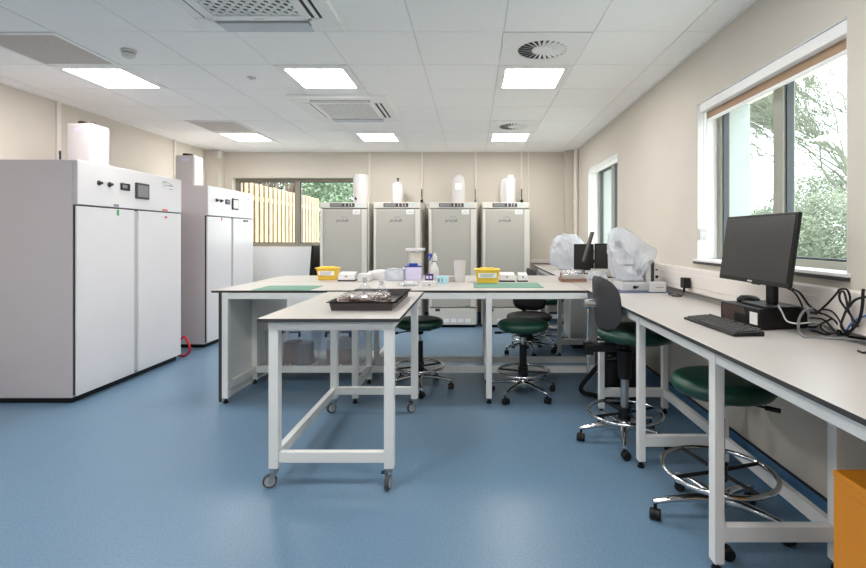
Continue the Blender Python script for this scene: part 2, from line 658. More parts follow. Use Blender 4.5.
window('window_1', True, WB[0], WB[1], WB[2], WB[3], 7.72, 7.79, M['frame_d'], .075, -.045)
w2 = window('window_2', False, WR1[0], WR1[1], WR1[2], WR1[3], 1.765, 1.835, M['frame'], .085)
w3 = window('window_3', False, WR2[0], WR2[1], WR2[2], WR2[3], 1.765, 1.835, M['frame'], .085)
for w, h in ((w2, WR1), (w3, WR2)):
    g = W(w)
    g.box(1.60, 1.764, h[0] - .02, h[1] + .02, h[2] - .004, h[2] + .012)
    g.build('window_sill', M['white'], w, bevel=.002)
    g = W(w)
    g.box(1.60, 1.619, h[0] - .02, h[1] + .02, h[2] - .022, h[2] - .005)
    g.build('sill_edge', M['gap'], w)
    # white lined reveal
    g = W(w)
    g.box(1.623, 1.764, h[1] - .006, h[1] - .0005, h[2] + .013, h[3] - .001)
    g.box(1.623, 1.764, h[0] + .0005, h[0] + .006, h[2] + .013, h[3] - .001)
    g.box(1.623, 1.764, h[0] + .006, h[1] - .006, h[3] - .006, h[3] - .0005)
    g.build('reveal_lining', M['white'], w)
    g = W(w)                                     # outside reveal
    g.box(1.836, 2.0, h[1] - .006, h[1] - .0005, h[2], h[3])
    g.box(1.836, 2.0, h[0] + .0005, h[0] + .006, h[2], h[3])
    g.build('outer_reveal', M['wall_out'], w)

# roller blinds
def blind(name, label, h, drop):
    t = thing(name, label, 'blind', (1.68, (h[0] + h[1]) / 2, h[3]))
    y0, y1 = h[0] + .012, h[1] - .012
    g = W(t)
    g.rbox(1.632, 1.72, y0, y1, h[3] - .067, h[3] - .007, .008)
    g.build('cassette', M['white'], t, bevel=.004)
    if drop:
        g = W(t)
        g.box(1.676, 1.679, y0 + .02, y1 - .02, h[3] - .118, h[3] - .06)
        g.build('fabric', M['tan'], t)
        g = W(t)
        g.box(1.670, 1.685, y0 + .02, y1 - .02, h[3] - .14, h[3] - .118)
        g.build('bottom_bar', M['white'], t, bevel=.004)
    g = W(t)
    pts = spline([(1.65, y1 - .03, h[3] - .06), (1.648, y1 - .03, h[3] - .5), (1.652, y1 - .03, h[3] - .82),
                  (1.668, y1 - .03, h[3] - .82), (1.672, y1 - .03, h[3] - .5), (1.67, y1 - .03, h[3] - .06)], 6)
    g.tube(pts, .0025, 5)
    g.build('pull_chain', M['lgrey'], t)
    return t


blind('roller_blind', 'roller blind with tan fabric strip, rolled up over the window beside the monitor', WR1, True)
blind('roller_blind', 'white rolled-up blind cassette over the narrow-looking far right window', WR2, False)

# switch plate on the jamb of the near right window
t = thing('wall_switch', 'small grey switch plate on the white window jamb left of the monitor', 'switch', (1.65, 3.45, 1.36))
g = MB(); g.box(-.022, .03, -.012, 0, -.04, .04); g.build('plate', M['lgrey'], t, bevel=.003)
g = MB(); g.box(-.008, .014, -.016, -.012, -.014, .014); g.build('rocker', M['white'], t, bevel=.002)

# dado trunking along the right wall
t = thing('dado_trunking', 'long white dado trunking on the right wall above the bench', 'trunking', (1.59, 3.0, .945))
g = W(t); g.box(1.555, 1.619, -1.5, 7.46, .945, 1.115); g.build('trunking_body', M['trunk'], t, bevel=.006)
g = W(t); g.box(1.551, 1.556, -1.5, 7.46, .985, 1.075); g.build('trunking_lid', M['trunk'], t, bevel=.002)
t = thing('dado_trunking', 'short white trunking on the back wall at the far end of the bench', 'trunking', (1.2, 7.57, .93))
g = W(t); g.box(.86, 1.43, 7.56, 7.599, .925, .985); g.build('trunking_body', M['trunk'], t, bevel=.005)

# conduits
def conduit(label, x, y, z0, z1, w=.03, plug=None, side=False):
    t = thing('cable_conduit', label, 'conduit', (x, y, z0))
    g = MB()
    if side:
        g.box(0, .022, -w / 2, w / 2, 0, z1 - z0)
    else:
        g.box(-w / 2, w / 2, -.022, 0, 0, z1 - z0)
    g.build('cover', M['trunk'], t, bevel=.002)
    if plug:
        g = MB()
        dx = .03 if side else 0
        dy = 0 if side else -.03
        g.tube(spline([(dx, dy, .22), (dx, dy + .004, .10), (dx + .01, dy - .004, .02)]), .008, 6)
        g.build('cable', M[plug], t, smooth=True)
        if not side:
            g = MB(); g.box(-.02, .02, -.055, -.023, .0, .05); g.build('plug', M[plug], t, bevel=.006)
    return t


zc = CEIL - .014
for lab, px, plug in (('white vertical conduit on the back wall right of the window', 369.5, None),
                      ('white vertical conduit with a dark plug between the second and third tall fridges', 422, 'black'),
                      ('white vertical conduit with a grey lead between the third and fourth tall fridges', 475.5, 'grey'),
                      ('white vertical conduit with a black plug right of the bottles on the rightmost fridge', 521.5, 'black')):
    conduit(lab, (px - VX) * 7.599 / F, 7.599, 1.88, zc, .026, plug)
conduit('slim white conduit running down the back wall just right of the rightmost fridge', (528.5 - VX) * 7.599 / F, 7.599, .98, zc, .02)
conduit('white conduit with a dark hanging lead on the left wall left of the nearer jerrycan', ROOM_L, 4.77, 1.98, zc, .045, 'dblue', True)
conduit('slim white conduit on the left wall between the two tall cabinets', ROOM_L, 6.63, 1.98, zc, .03, 'grey', True)
t = thing('downpipe', 'white vertical pipe in the back right corner beside the far window', 'pipe', (1.585, 7.36, .98))
g = MB(); g.cyl((0, 0, .145), (0, 0, zc - .98), .033, n=16); g.build('pipe', M['trunk'], t, smooth=True)
g = MB(); g.box(-.04, .034, -.015, .015, .9, .93); g.build('clip', M['white'], t, bevel=.003)

# little motion sensor in the back-left corner
t = thing('motion_sensor', 'small white motion sensor high in the back left corner', 'sensor', (-3.93, 7.36, 2.56))
g = MB(); g.box(-.035, .035, -.035, .06, 0, .11); g.build('body', M['hdpe'], t, bevel=.01)
g = MB(); g.box(-.022, .022, -.04, -.034, .02, .06); g.build('lens', M['lgrey'], t, bevel=.003)

# ------------------------------------------------------------ ceiling fittings
def ring_plate(g, x0, x1, y0, y1, a0, a1, b0, b1, z0, z1):
    g.box(x0, x1, y0, b0, z0, z1); g.box(x0, x1, b1, y1, z0, z1)
    g.box(x0, a0, b0, b1, z0, z1); g.box(a1, x1, b0, b1, z0, z1)


def gxc(gx):
    return GX0 + (gx - .2) / .6 * PX + PX / 2


t = thing('ceiling_light', 'square ceiling light panel nearest the right wall, behind the swirl diffuser', 'light', (gxc(.2), 4.06, CEIL), 0, 'recessed square ceiling lights')
g = MB(); ring_plate(g, -.295, .295, -.295, .295, -.233, .233, -.215, .265, -.012, -.001); g.build('frame', M['white'], t, bevel=.002)
g = MB(); g.box(-.233, .233, -.215, .265, -.009, -.002); g.build('diffuser', M['diff'], t)
LL = {(-1.6, 3.76): 'square ceiling light panel in front of the farther air conditioning cassette',
      (-3.4, 3.76): 'square ceiling light panel above the nearest tall cabinet, beside the smoke detector',
      (0.2, 6.16): 'square ceiling light panel at the back above the third and fourth fridges',
      (-1.6, 6.16): 'square ceiling light panel at the back, behind the farther air conditioning cassette',
      (-3.4, 6.16): 'square ceiling light panel at the back left, in front of the window',
      (0.2, 1.36): 'square ceiling light panel overhead by the near right bench, out of the frame',
      (-1.6, 1.36): 'square ceiling light panel overhead in front of the nearer cassette, out of the frame',
      (-3.4, 1.36): 'square ceiling light panel overhead near the left wall, out of the frame',
      (0.2, -1.04): 'square ceiling light panel behind the camera near the right wall',
      (-1.6, -1.04): 'square ceiling light panel behind the camera in mid room',
      (-3.4, -1.04): 'square ceiling light panel behind the camera near the left wall'}
for (gx, gy), lab in LL.items():
    dup(t, (gxc(gx), gy + .3, CEIL), None, lab)

# perforated return-air panels
t = thing('return_air_panel', 'grey perforated ceiling panel above the nearest tall cabinet', 'vent', (gxc(-3.4), 3.46, CEIL), 0, 'perforated ceiling panels')
g = MB(); ring_plate(g, -.295, .295, -.295, .295, -.268, .268, -.268, .268, -.012, -.001); g.build('frame', M['white'], t, bevel=.002)
g = MB(); g.box(-.268, .268, -.268, .268, -.008, -.002); g.build('perforated_plate', M['perf'], t)
dup(t, (gxc(-3.4), 5.86, CEIL), None, 'grey perforated ceiling panel at the back above the second tall cabinet')

# swirl diffusers
t = thing('swirl_diffuser', 'round swirl air diffuser in the ceiling, larger and nearer one', 'vent', (.5, 3.46, CEIL), 0, 'swirl ceiling diffusers')
g = MB()
n = 48
inner, outer, inner2 = [], [], []
for i in range(n):
    a = 2 * PI * i / n
    c, s_ = math.cos(a), math.sin(a)
    k = .295 / max(abs(c), abs(s_))
    outer.append((c * k, s_ * k, -.010)); inner.append((c * .176, s_ * .176, -.010)); inner2.append((c * .176, s_ * .176, -.001))
top = [(x, y, -.001) for x, y, z in outer]
g.rings([top, outer, inner, inner2], cap=False)
g.build('plate', M['white'], t)
g = MB(); g.cyl((0, 0, -.0035), (0, 0, -.001), .176, n=32); g.build('void', M['grille_dark'], t)
g = MB(); g.cyl((0, 0, -.012), (0, 0, -.0045), .075, n=32); g.build('hub', M['white'], t, bevel=.003)
g = MB()
for i in range(24):
    xf = Matrix.Rotation(2 * PI * i / 24, 4, 'Z') @ Matrix.Translation((.125, 0, -.008)) @ Matrix.Rotation(R(-24), 4, 'X')
    g.box(-.052, .052, -.0135, .0075, -.0008, .0008, xf)
g.build('swirl_vanes', M['white'], t)
dup(t, (.5, 5.86, CEIL), None, 'round swirl air diffuser at the back of the ceiling, smaller farther one')

# air conditioning cassettes
t = thing('air_conditioner', 'square air conditioning cassette at the top of the picture, nearest one', 'air conditioner', (-1.3, 2.61, CEIL), 0, 'ceiling air conditioning cassettes')
g = MB()
z0, z1 = -.035, -.0045
ring_plate(g, -.475, .475, -.475, .475, -.39, .39, -.39, .39, z0, z1)     # outer rim
ring_plate(g, -.32, .32, -.32, .32, -.262, .262, -.262, .262, z0, z1)     # inner rim
for sx in (-1, 1):
    for sy in (-1, 1):                                                      # corners between the slots
        g.box(min(sx * .29, sx * .39), max(sx * .29, sx * .39), min(sy * .29, sy * .39), max(sy * .29, sy * .39), z0, z1)
g.build('fascia', M['white'], t, bevel=.003)
g = MB(); g.box(-.262, .262, -.262, .262, -.010, -.0045); g.build('inner_void', M['grille_dark'], t)
g = MB()
for a in (90, 180, 270):
    g.box(-.289, .289, .321, .389, -.0315, -.0045, Matrix.Rotation(R(a), 4, 'Z'))
g.build('outlet_slots', M['grille_dark'], t)
g = MB()
for k in range(-8, 9):
    for sgn in (1, -1):
        xf = Matrix.Rotation(R(45 * sgn), 4, 'Z')
        d = k * .046
        L = (.262 * math.sqrt(2) - abs(d)) * .98
        if L > .02:
            g.box(d - .0085, d + .0085, -L, L, -.028 + sgn * .002, -.022 + sgn * .002, xf)
g.build('grille', M['white'], t)
g = MB(); g.box(-.28, .28, .345, .468, -.0405, -.036); g.build('vane', M['vane'], t, bevel=.0015)
for a in (90, 180, 270):
    g = MB()
    wv = {90: .03, 180: .012, 270: .013}[a]
    xf = Matrix.Rotation(R(a), 4, 'Z') @ Matrix.Translation((0, .358, -.0338))
    g.box(-.28, .28, -wv, wv, -.0015, .0015, xf)
    g.build('vane', M['white'], t)
g = MB(); g.box(-.03, .03, .29, .296, -.0362, -.035); g.build('badge', M['lgrey'], t)
dup(t, (-1.3, 5.03, CEIL), None, 'square air conditioning cassette farther back, between two light panels')

# smoke detector
t = thing('smoke_detector', 'white domed smoke detector on the ceiling left of the nearest cassette', 'smoke detector', (-2.5, 3.47, CEIL - .0045))
t.scale = (.85, .85, .95)
g = MB(); g.lathe([(0, 0), (.058, 0), (.06, -.01), (.052, -.02), (0, -.02)]); g.build('base', M['hdpe'], t, smooth=True)
g = MB(); g.cyl((0, 0, -.028), (0, 0, -.02), .038, n=24); g.build('gap_ring', M['gap'], t, smooth=True)
g = MB(); g.lathe([(0, -.028), (.05, -.028), (.05, -.04), (.04, -.055), (.02, -.062), (0, -.063)]); g.build('dome', M['hdpe'], t, smooth=True)
o = MB().lathe([(0, 0), (.035, 0), (.033, -.006), (.012, -.01), (.01, -.02), (0, -.021)]).build('ceiling_sensor', M['lgrey'], None, smooth=True)
o.location = (-1.88, 4.06, CEIL - .0045)
tag(o, 'tiny grey round sensor on the ceiling left of the middle light panel', 'sensor')


# ------------------------------------------------------------ growth cabinets on the left
def cabinet(label, x1, y0, w, depth, scr='grey'):
    h = 1.965
    t = thing('growth_cabinet', label, 'cabinet', (x1 - depth / 2, y0 + w / 2, 0), 0, 'tall white two-door cabinets')
    x0 = x1 - depth
    y1 = y0 + w
    g = W(t)
    g.mi = 0
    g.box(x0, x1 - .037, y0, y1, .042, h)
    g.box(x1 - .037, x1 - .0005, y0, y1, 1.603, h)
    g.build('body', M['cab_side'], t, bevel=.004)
    g = W(t); g.box(x1 - .0005, x1 + .004, y0 + .004, y1 - .004, 1.605, h - .004); g.build('control_panel', M['cab'], t, bevel=.002)
    g = W(t); g.box(x0 + .02, x1 - .05, y0 + .012, y1 - .012, 0, .042); g.build('plinth', M['black'], t)
    ym = (y0 + y1) / 2
    for a, b_ in ((y0 + .003, ym - .034), (ym + .022, y1 - .003)):
        g = W(t); g.box(x1 - .018, x1, a, b_, .058, 1.592)
        d = g.build('door', M['cab'], t, bevel=.004)
    g = W(t); g.box(x1 - .036, x1 - .0185, y0 + .006, y1 - .006, .062, 1.60); g.build('door_seal', M['gap'], t)
    g = W(t); g.box(x1 - .0183, x1 - .012, ym - .02, ym + .021, .07, 1.585); g.build('handle_recess', M['lgrey'], t)
    s = w / 1.4
    xp = x1 + .004
    for dy in (.225, .345):
        g = W(t)
        yy, zz = y0 + dy * s, 1.80
        g.cyl((xp, yy, zz), (xp + .006, yy, zz), .022, n=20)
        g.cyl((xp + .006, yy, zz), (xp + .03, yy, zz), .014, .012, n=16)
        g.build('knob', M['gap'], t, smooth=True)
    g = W(t); g.box(xp, xp + .012, y0 + .475 * s, y0 + .59 * s, 1.765, 1.83)
    d = g.build('controller', M['black'], t, bevel=.004)
    g = W(t); g.box(xp + .012, xp + .0135, y0 + .49 * s, y0 + .55 * s, 1.785, 1.815); g.build('readout', M['grey'], d)
    d.data.update()
    g = W(t); g.box(xp, xp + .018, y0 + .665 * s, y0 + .85 * s, 1.705, 1.855)
    d = g.build('touchscreen', M['gap'], t, bevel=.006)
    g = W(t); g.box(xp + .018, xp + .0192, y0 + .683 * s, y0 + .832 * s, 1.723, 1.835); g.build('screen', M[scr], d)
    # maker's mark: ring with a swoosh and two fine grey lines
    g = W(t)
    cy, cz = y0 + 1.155 * s, 1.885
    ring = [(xp + .0006, cy - .05 + .022 * math.cos(k * PI / 10), cz + .03 * math.sin(k * PI / 10)) for k in range(20)]
    g.tube(ring, .0016, 4, closed=True)
    g.tube(spline([(xp + .0006, cy - .09, cz + .012), (xp + .0006, cy - .03, cz + .026), (xp + .0006, cy + .08, cz + .004)]), .002, 4)
    g.box(xp, xp + .001, cy - .01, cy + .09, cz - .012, cz - .004)
    g.box(xp, xp + .001, cy + .03, cy + .09, cz - .045, cz - .040)
    g.build('logo', M['logo_grey'], t)
    return t, s


c1, s1 = cabinet('nearest tall white two-door cabinet on the left with green and red stickers', -3.19, 3.85, 1.375, .88)
g = W(c1); g.box(-3.1900, -3.1888, 4.282, 4.308, 1.532, 1.585); g.build('green_sticker', M['green_st'], c1)
g = W(c1); g.box(-3.1860, -3.1845, 4.240, 4.300, 1.612, 1.632); g.build('label_strip', M['logo_grey'], c1)
g = W(c1); g.box(-3.1900, -3.1888, 4.945, 4.985, 1.535, 1.555); g.build('red_sticker', M['red_st'], c1)
g = W(c1); g.box(-3.1860, -3.1845, 4.900, 4.985, 1.61, 1.628); g.build('label_strip', M['red_st'], c1)
c2, s2 = cabinet('second tall white two-door cabinet on the left, nearer the window', -3.21, 5.78, 1.20, .87, 'paper')  # white touchscreen colour stands in for a reflection on its glass
g = W(c2); g.box(-3.21, -3.2085, 6.09, 6.115, 1.55, 1.585); g.build('orange_sticker', M['red_st'], c2)
g = W(c2); g.box(-3.21, -3.19, 6.68, 6.79, 1.555, 1.575); g.build('door_latch', M['gap'], c2, bevel=.004)

o = MB().tube(spline([(-3.28, 5.30, .16), (-3.20, 5.30, .235), (-3.15, 5.30, .15), (-3.15, 5.31, .08), (-3.21, 5.33, .02), (-3.30, 5.36, .014)], 8), .012, 8).build('hose', M['red'], None, smooth=True)
tag(o, 'short red hose looping out behind the nearest tall cabinet near the floor', 'hose')


def jerrycan(label, x1, y0, z, wx=.245, wy=.22, h=.40):
    t = thing('jerrycan', label, 'jerrycan', (x1 - wx / 2, y0 + wy / 2, z), 0, 'white jerrycans on the tall cabinets')
    g = MB(); g.rbox(-wx / 2, wx / 2, -wy / 2, wy / 2, 0, h, .028, 5, .02); g.build('container', M['can'], t, smooth=True)
    g = MB(); g.cyl((-.01, 0, h), (-.01, 0, h + .012), .062, .062, n=24); g.cyl((-.01, 0, h + .012), (-.01, 0, h + .03), .07, .066, n=24)
    g.build('cap', M['brown_cap'], t, smooth=True)
    g = MB(); g.box(-.035, .06, -wy / 2 - .0012, -wy / 2 + .001, h - .075, h - .04); g.build('label_sticker', M['lav'], t)
    return t


jerrycan('white jerrycan with a brown cap on the nearest tall cabinet', -3.425, 4.30, 1.966)
jerrycan('white jerrycan with a brown cap on the second tall cabinet', -3.49, 5.98, 1.966)


# ------------------------------------------------------------ fridges on the back wall
def fridge(label, cx):
    yf = 7.05
    t = thing('lab_fridge', label, 'fridge', (cx, yf + .27, 0), 0, 'tall grey laboratory fridges')
    a = .362
    g = MB(); g.box(-a, a, -.20, .26, .035, 1.855); g.build('body', M['frz_l'], t, bevel=.008)
    g = MB(); g.box(-a + .03, a - .03, -.22, .24, 0, .035); g.build('plinth', M['black'], t)
    y = -.27
    g = MB(); g.box(-.345, .345, y, -.201, 1.765, 1.85)
    hd = g.build('header', M['frz_l'], t, bevel=.006)
    g = MB(); g.box(-.20, .165, y - .004, y, 1.784, 1.838)
    d = g.build('display', M['gap'], t, bevel=.003)
    g = MB(); g.box(-.185, -.02, y - .0052, y - .004, 1.794, 1.828); g.build('readout', M['grey'], d)
    text_mesh('display_symbols', '2 5', .054, M['paper'], d, Matrix.Translation((.10, y - .005, 1.811)) @ FRONT)
    g = MB(); g.box(.02, .03, y - .0055, y - .004, 1.79, 1.832); g.build('button', M['paper'], d)
    g = MB(); g.box(.19, .25, y - .0015, y, 1.80, 1.822); g.build('green_label', M['ltblue'], hd)
    # door with raised side rims
    g = MB(); g.box(-.345, .345, y + .004, -.201, .305, 1.752)
    dr = g.build('door', M['frz'], t, bevel=.005)
    for x0, x1 in ((-.345, -.305), (.268, .345)):
        g = MB(); g.box(x0, x1, y - .012, y + .004, .307, 1.750); g.build('door_rim', M['frz_l'], dr, bevel=.006)
    g = MB(); g.box(.135, .245, y + .0025, y + .0045, 1.675, 1.745); g.build('sticker', M['paper'], dr)
    g = MB(); g.tube([(.15, y + .002, 1.69), (.19, y + .002, 1.715), (.235, y + .002, 1.69)], .0035, 4); g.build('sticker_mark', M['logo_grey'], dr)
    text_mesh('logo', 'proLab', .062, M['logo_blue'], dr, Matrix.Translation((-.02, y + .003, 1.585)) @ FRONT, .3)
    g = MB(); g.box(-.04, .05, y + .002, y + .0042, 1.632, 1.638); g.build('logo_line', M['logo_grey'], dr)
    # lower service panel
    g = MB(); g.box(-.345, .345, y, -.201, .045, .288)
    lp = g.build('lower_panel', M['frz_l'], t, bevel=.006)
    g = MB(); g.box(-.255, -.185, y - .008, y, .245, .285); g.build('lock', M['gap'], t, bevel=.003)
    g = MB()
    for k in range(4):
        x = -.13 + k * .105
        g.box(x, x + .08, y - .002, y, .08, .135)
    g.build('vent_slots', M['white'], lp)
    g = MB(); g.box(.18, .25, y + .002, y + .0042, .315, .327); g.build('badge', M['logo_grey'], dr)
    return t


FX = [-1.91, -1.12, -.302, .487]
for cx, lab in zip(FX, ('leftmost tall grey fridge, overlapping the window, under the wide cylinder',
                        'second tall grey fridge from the left, under the bottle with a dark tap',
                        'third tall grey fridge from the left, under the domed bottle',
                        'rightmost tall grey fridge, under the pair of white bottles')):
    fridge(lab, cx)

# black board leaning between window wall and first fridge
o = MB().box(-.014, .014, -.2, .2, 0, 1.215).build('black_board', M['black'], None, bevel=.004)
o.location = (-2.485, 7.33, .004)
o.rotation_euler = (0, R(4.2), 0)
tag(o, 'black board leaning between the window wall and the leftmost fridge', 'board')

# containers on the fridges
ZT = 1.857
def onfr(px, Y=7.33):
    return (px - VX) * Y / F
t = thing('carboy', 'wide white cylinder with a small dark tap on the leftmost fridge', 'carboy', (onfr(361), 7.33, ZT))
g = MB(); g.lathe([(0, 0), (.115, 0), (.118, .01), (.118, .40), (.11, .43), (.08, .44), (0, .442)], n=32); g.build('container', M['hdpe'], t, smooth=True)
g = MB(); g.cyl((-.05, -.105, .06), (-.05, -.15, .06), .014, n=12); g.box(-.055, -.045, -.15, -.13, .04, .09); g.build('tap', M['dblue'], t)
t = thing('bottle', 'white bottle with a dark cap on the second fridge from the left', 'bottle', (onfr(398), 7.33, ZT))
g = MB(); g.lathe([(0, 0), (.09, 0), (.094, .01), (.094, .27), (.085, .295), (.04, .31), (.032, .33), (0, .33)], n=28); g.build('container', M['hdpe'], t, smooth=True)
g = MB(); g.cyl((0, 0, .331), (0, 0, .345), .02, n=16); g.cyl((0, 0, .345), (0, 0, .375), .012, n=12); g.box(-.02, .02, -.012, .012, .368, .385); g.build('cap', M['gap'], t)
t = thing('bottle', 'white round-shouldered bottle on the third fridge from the left', 'bottle', (onfr(458.5), 7.33, ZT))
g = MB()
g.lathe([(0, 0), (.092, 0), (.096, .01), (.096, .32), (.09, .37), (.072, .405), (.045, .43), (0, .442)], n=28); g.build('container', M['hdpe'], t, smooth=True)
g = MB(); g.box(-.05, .05, -.0985, -.0955, .20, .30); g.build('label_sticker', M['paper'], t)
t = thing('bottle', 'white bottle set behind and left on the rightmost fridge', 'bottle', (onfr(505, 7.42), 7.42, ZT))
g = MB(); g.lathe([(0, 0), (.075, 0), (.078, .01), (.078, .34), (.068, .365), (.05, .37), (.05, .40), (0, .40)], n=28); g.build('container', M['hdpe'], t, smooth=True)
t = thing('bottle', 'taller white capped bottle in front on the rightmost fridge', 'bottle', (onfr(510.5, 7.24), 7.24, ZT))
g = MB(); g.lathe([(0, 0), (.078, 0), (.08, .01), (.08, .35), (.07, .375), (.05, .38), (0, .38)], n=28); g.build('container', M['hdpe'], t, smooth=True)
g = MB(); g.cyl((0, 0, .381), (0, 0, .42), .052, n=24); g.build('cap', M['hdpe'], t, smooth=True)


# ------------------------------------------------------------ benches
BT = .91                     # bench top height
TH = .018


def top(t, x0, x1, y0, y1, name='tabletop'):
    g = W(t)
    g.tbox(x0, x1, y0, y1, BT - TH, BT, 1)
    return g.build(name, [M['lam_edge'], M['lam']], t, bevel=.0012, seg=1)


def leg(t, x0, x1, y0, y1, foot=True, z0=.04, z1=BT - TH):
    g = W(t); g.box(x0, x1, y0, y1, z0, z1)
    l = g.build('leg', M['metal_w'], t, bevel=.003)
    if foot:
        g = W(t)
        g.cyl(((x0 + x1) / 2, (y0 + y1) / 2, 0), ((x0 + x1) / 2, (y0 + y1) / 2, .014), .02, n=14)
        g.cyl(((x0 + x1) / 2, (y0 + y1) / 2, .014), ((x0 + x1) / 2, (y0 + y1) / 2, z0), .01, n=10)
        g.build('foot', M['black'], l)
    return l


def bar(t, name, x0, x1, y0, y1, z0, z1, m='metal_w'):
    g = W(t); g.box(x0, x1, y0, y1, z0, z1)
    return g.build(name, M[m], t, bevel=.003)


# island: front half and rear half, back to back
isl = thing('lab_bench', 'long white island bench, front half with the end panel and green mats', 'bench', (-.6, 4.2, 0))
top(isl, -2.105, .925, 3.842, 4.588)
bar(isl, 'end_panel', -2.045, -2.022, 3.85, 5.2, .012, BT - TH)
isl_end = [c for c in kids(isl) if c.name.startswith('end_panel')][0]
g = W(isl); g.box(-2.0455, -2.0215, 3.843, 3.849, .012, BT - TH); g.build('panel_edge', M['lam_edge'], isl_end)
for x in (-2.02, -.975, .105):
    leg(isl, x, x + .048, 3.842, 3.882)
    leg(isl, x, x + .048, 4.36, 4.40)
    bar(isl, 'side_rail', x + .006, x + .042, 3.882, 4.36, .10, .16)
    bar(isl, 'top_rail', x + .006, x + .042, 3.882, 4.36, BT - TH - .05, BT - TH - .001)
for a, b_ in ((-1.972, -.975), (-.927, .105), (.153, .924)):
    bar(isl, 'apron', a, b_, 3.846, 3.876, BT - TH - .052, BT - TH - .001)
    bar(isl, 'rear_rail', a, 1.15 if b_ > .9 else b_, 4.364, 4.396, .10, .16)
leg(isl, 1.15, 1.198, 4.36, 4.40)
bar(isl, 'shelf', -1.98, -.985, 4.405, 5.10, .105, .128)

isb = thing('lab_bench', 'rear half of the island bench holding the yellow tubs and bottles', 'bench', (-.6, 4.95, 0))
top(isb, -2.105, .925, 4.592, 5.34)
for x in (-.975, .105):
    leg(isb, x, x + .048, 4.70, 4.74)
    leg(isb, x, x + .048, 5.26, 5.30)
    bar(isb, 'side_rail', x + .006, x + .042, 4.74, 5.26, .10, .16)
leg(isb, 1.15, 1.198, 4.70, 4.74)
for a, b_ in ((-.927, .105), (.153, 1.15)):
    bar(isb, 'rear_rail', a, b_, 4.705, 4.735, .10, .16)
    bar(isb, 'apron', a, min(b_, .92), 5.265, 5.295, BT - TH - .052, BT - TH - .001)

# right wall bench
rb = thing('lab_bench', 'white bench along the right wall carrying the monitor', 'bench', (1.25, 2.2, 0))
top(rb, .928, 1.55, .2, 3.838)
for y in (1.03, 1.894, 2.76, 3.62):
    leg(rb, .958, .998, y, y + .05)
    leg(rb, 1.44, 1.48, y, y + .05)
    bar(rb, 'side_rail', .998, 1.44, y + .006, y + .044, .125, .187)
for y0, y1 in ((1.08, 1.894), (1.944, 2.76), (2.81, 3.62)):
    bar(rb, 'rear_rail', 1.445, 1.475, y0, y1, .125, .187)
    bar(rb, 'apron', .962, .992, y0, y1, BT - TH - .055, BT - TH - .001)
rf = thing('lab_bench', 'white bench at the far right corner beyond the island under the far window', 'bench', (1.25, 5.7, 0))
top(rf, .93, 1.55, 3.842, 7.46)
for y in (5.38, 6.25, 7.1):
    leg(rf, .958, .998, y, y + .05)
    if y > 5.9 and y < 6:
        pass
    leg(rf, 1.50, 1.54, y, y + .05)
    bar(rf, 'side_rail', .998, 1.50, y + .006, y + .044, .125, .187)
for y0, y1 in ((3.9, 5.38), (5.43, 6.25), (6.30, 7.1)):
    bar(rf, 'apron', .962, .992, y0, y1, BT - TH - .055, BT - TH - .001)
# cupboard beneath the far bench
t = thing('under_bench_cupboard', 'pale grey cupboard tucked under the far right bench', 'cupboard', (1.31, 5.85, 0))
g = W(t); g.box(1.185, 1.49, 5.72, 6.15, .10, .84); g.build('carcass', M['white'], t, bevel=.004)
g = W(t); g.box(1.20, 1.48, 5.74, 6.14, 0, .10); g.build('plinth', M['gap'], t)
g = W(t); g.box(1.167, 1.184, 5.725, 6.145, .105, .835)
d = g.build('door', M['white'], t, bevel=.003)
g = W(t); g.box(1.150, 1.166, 5.76, 5.772, .62, .76); g.build('handle', M['alu'], d, bevel=.003)

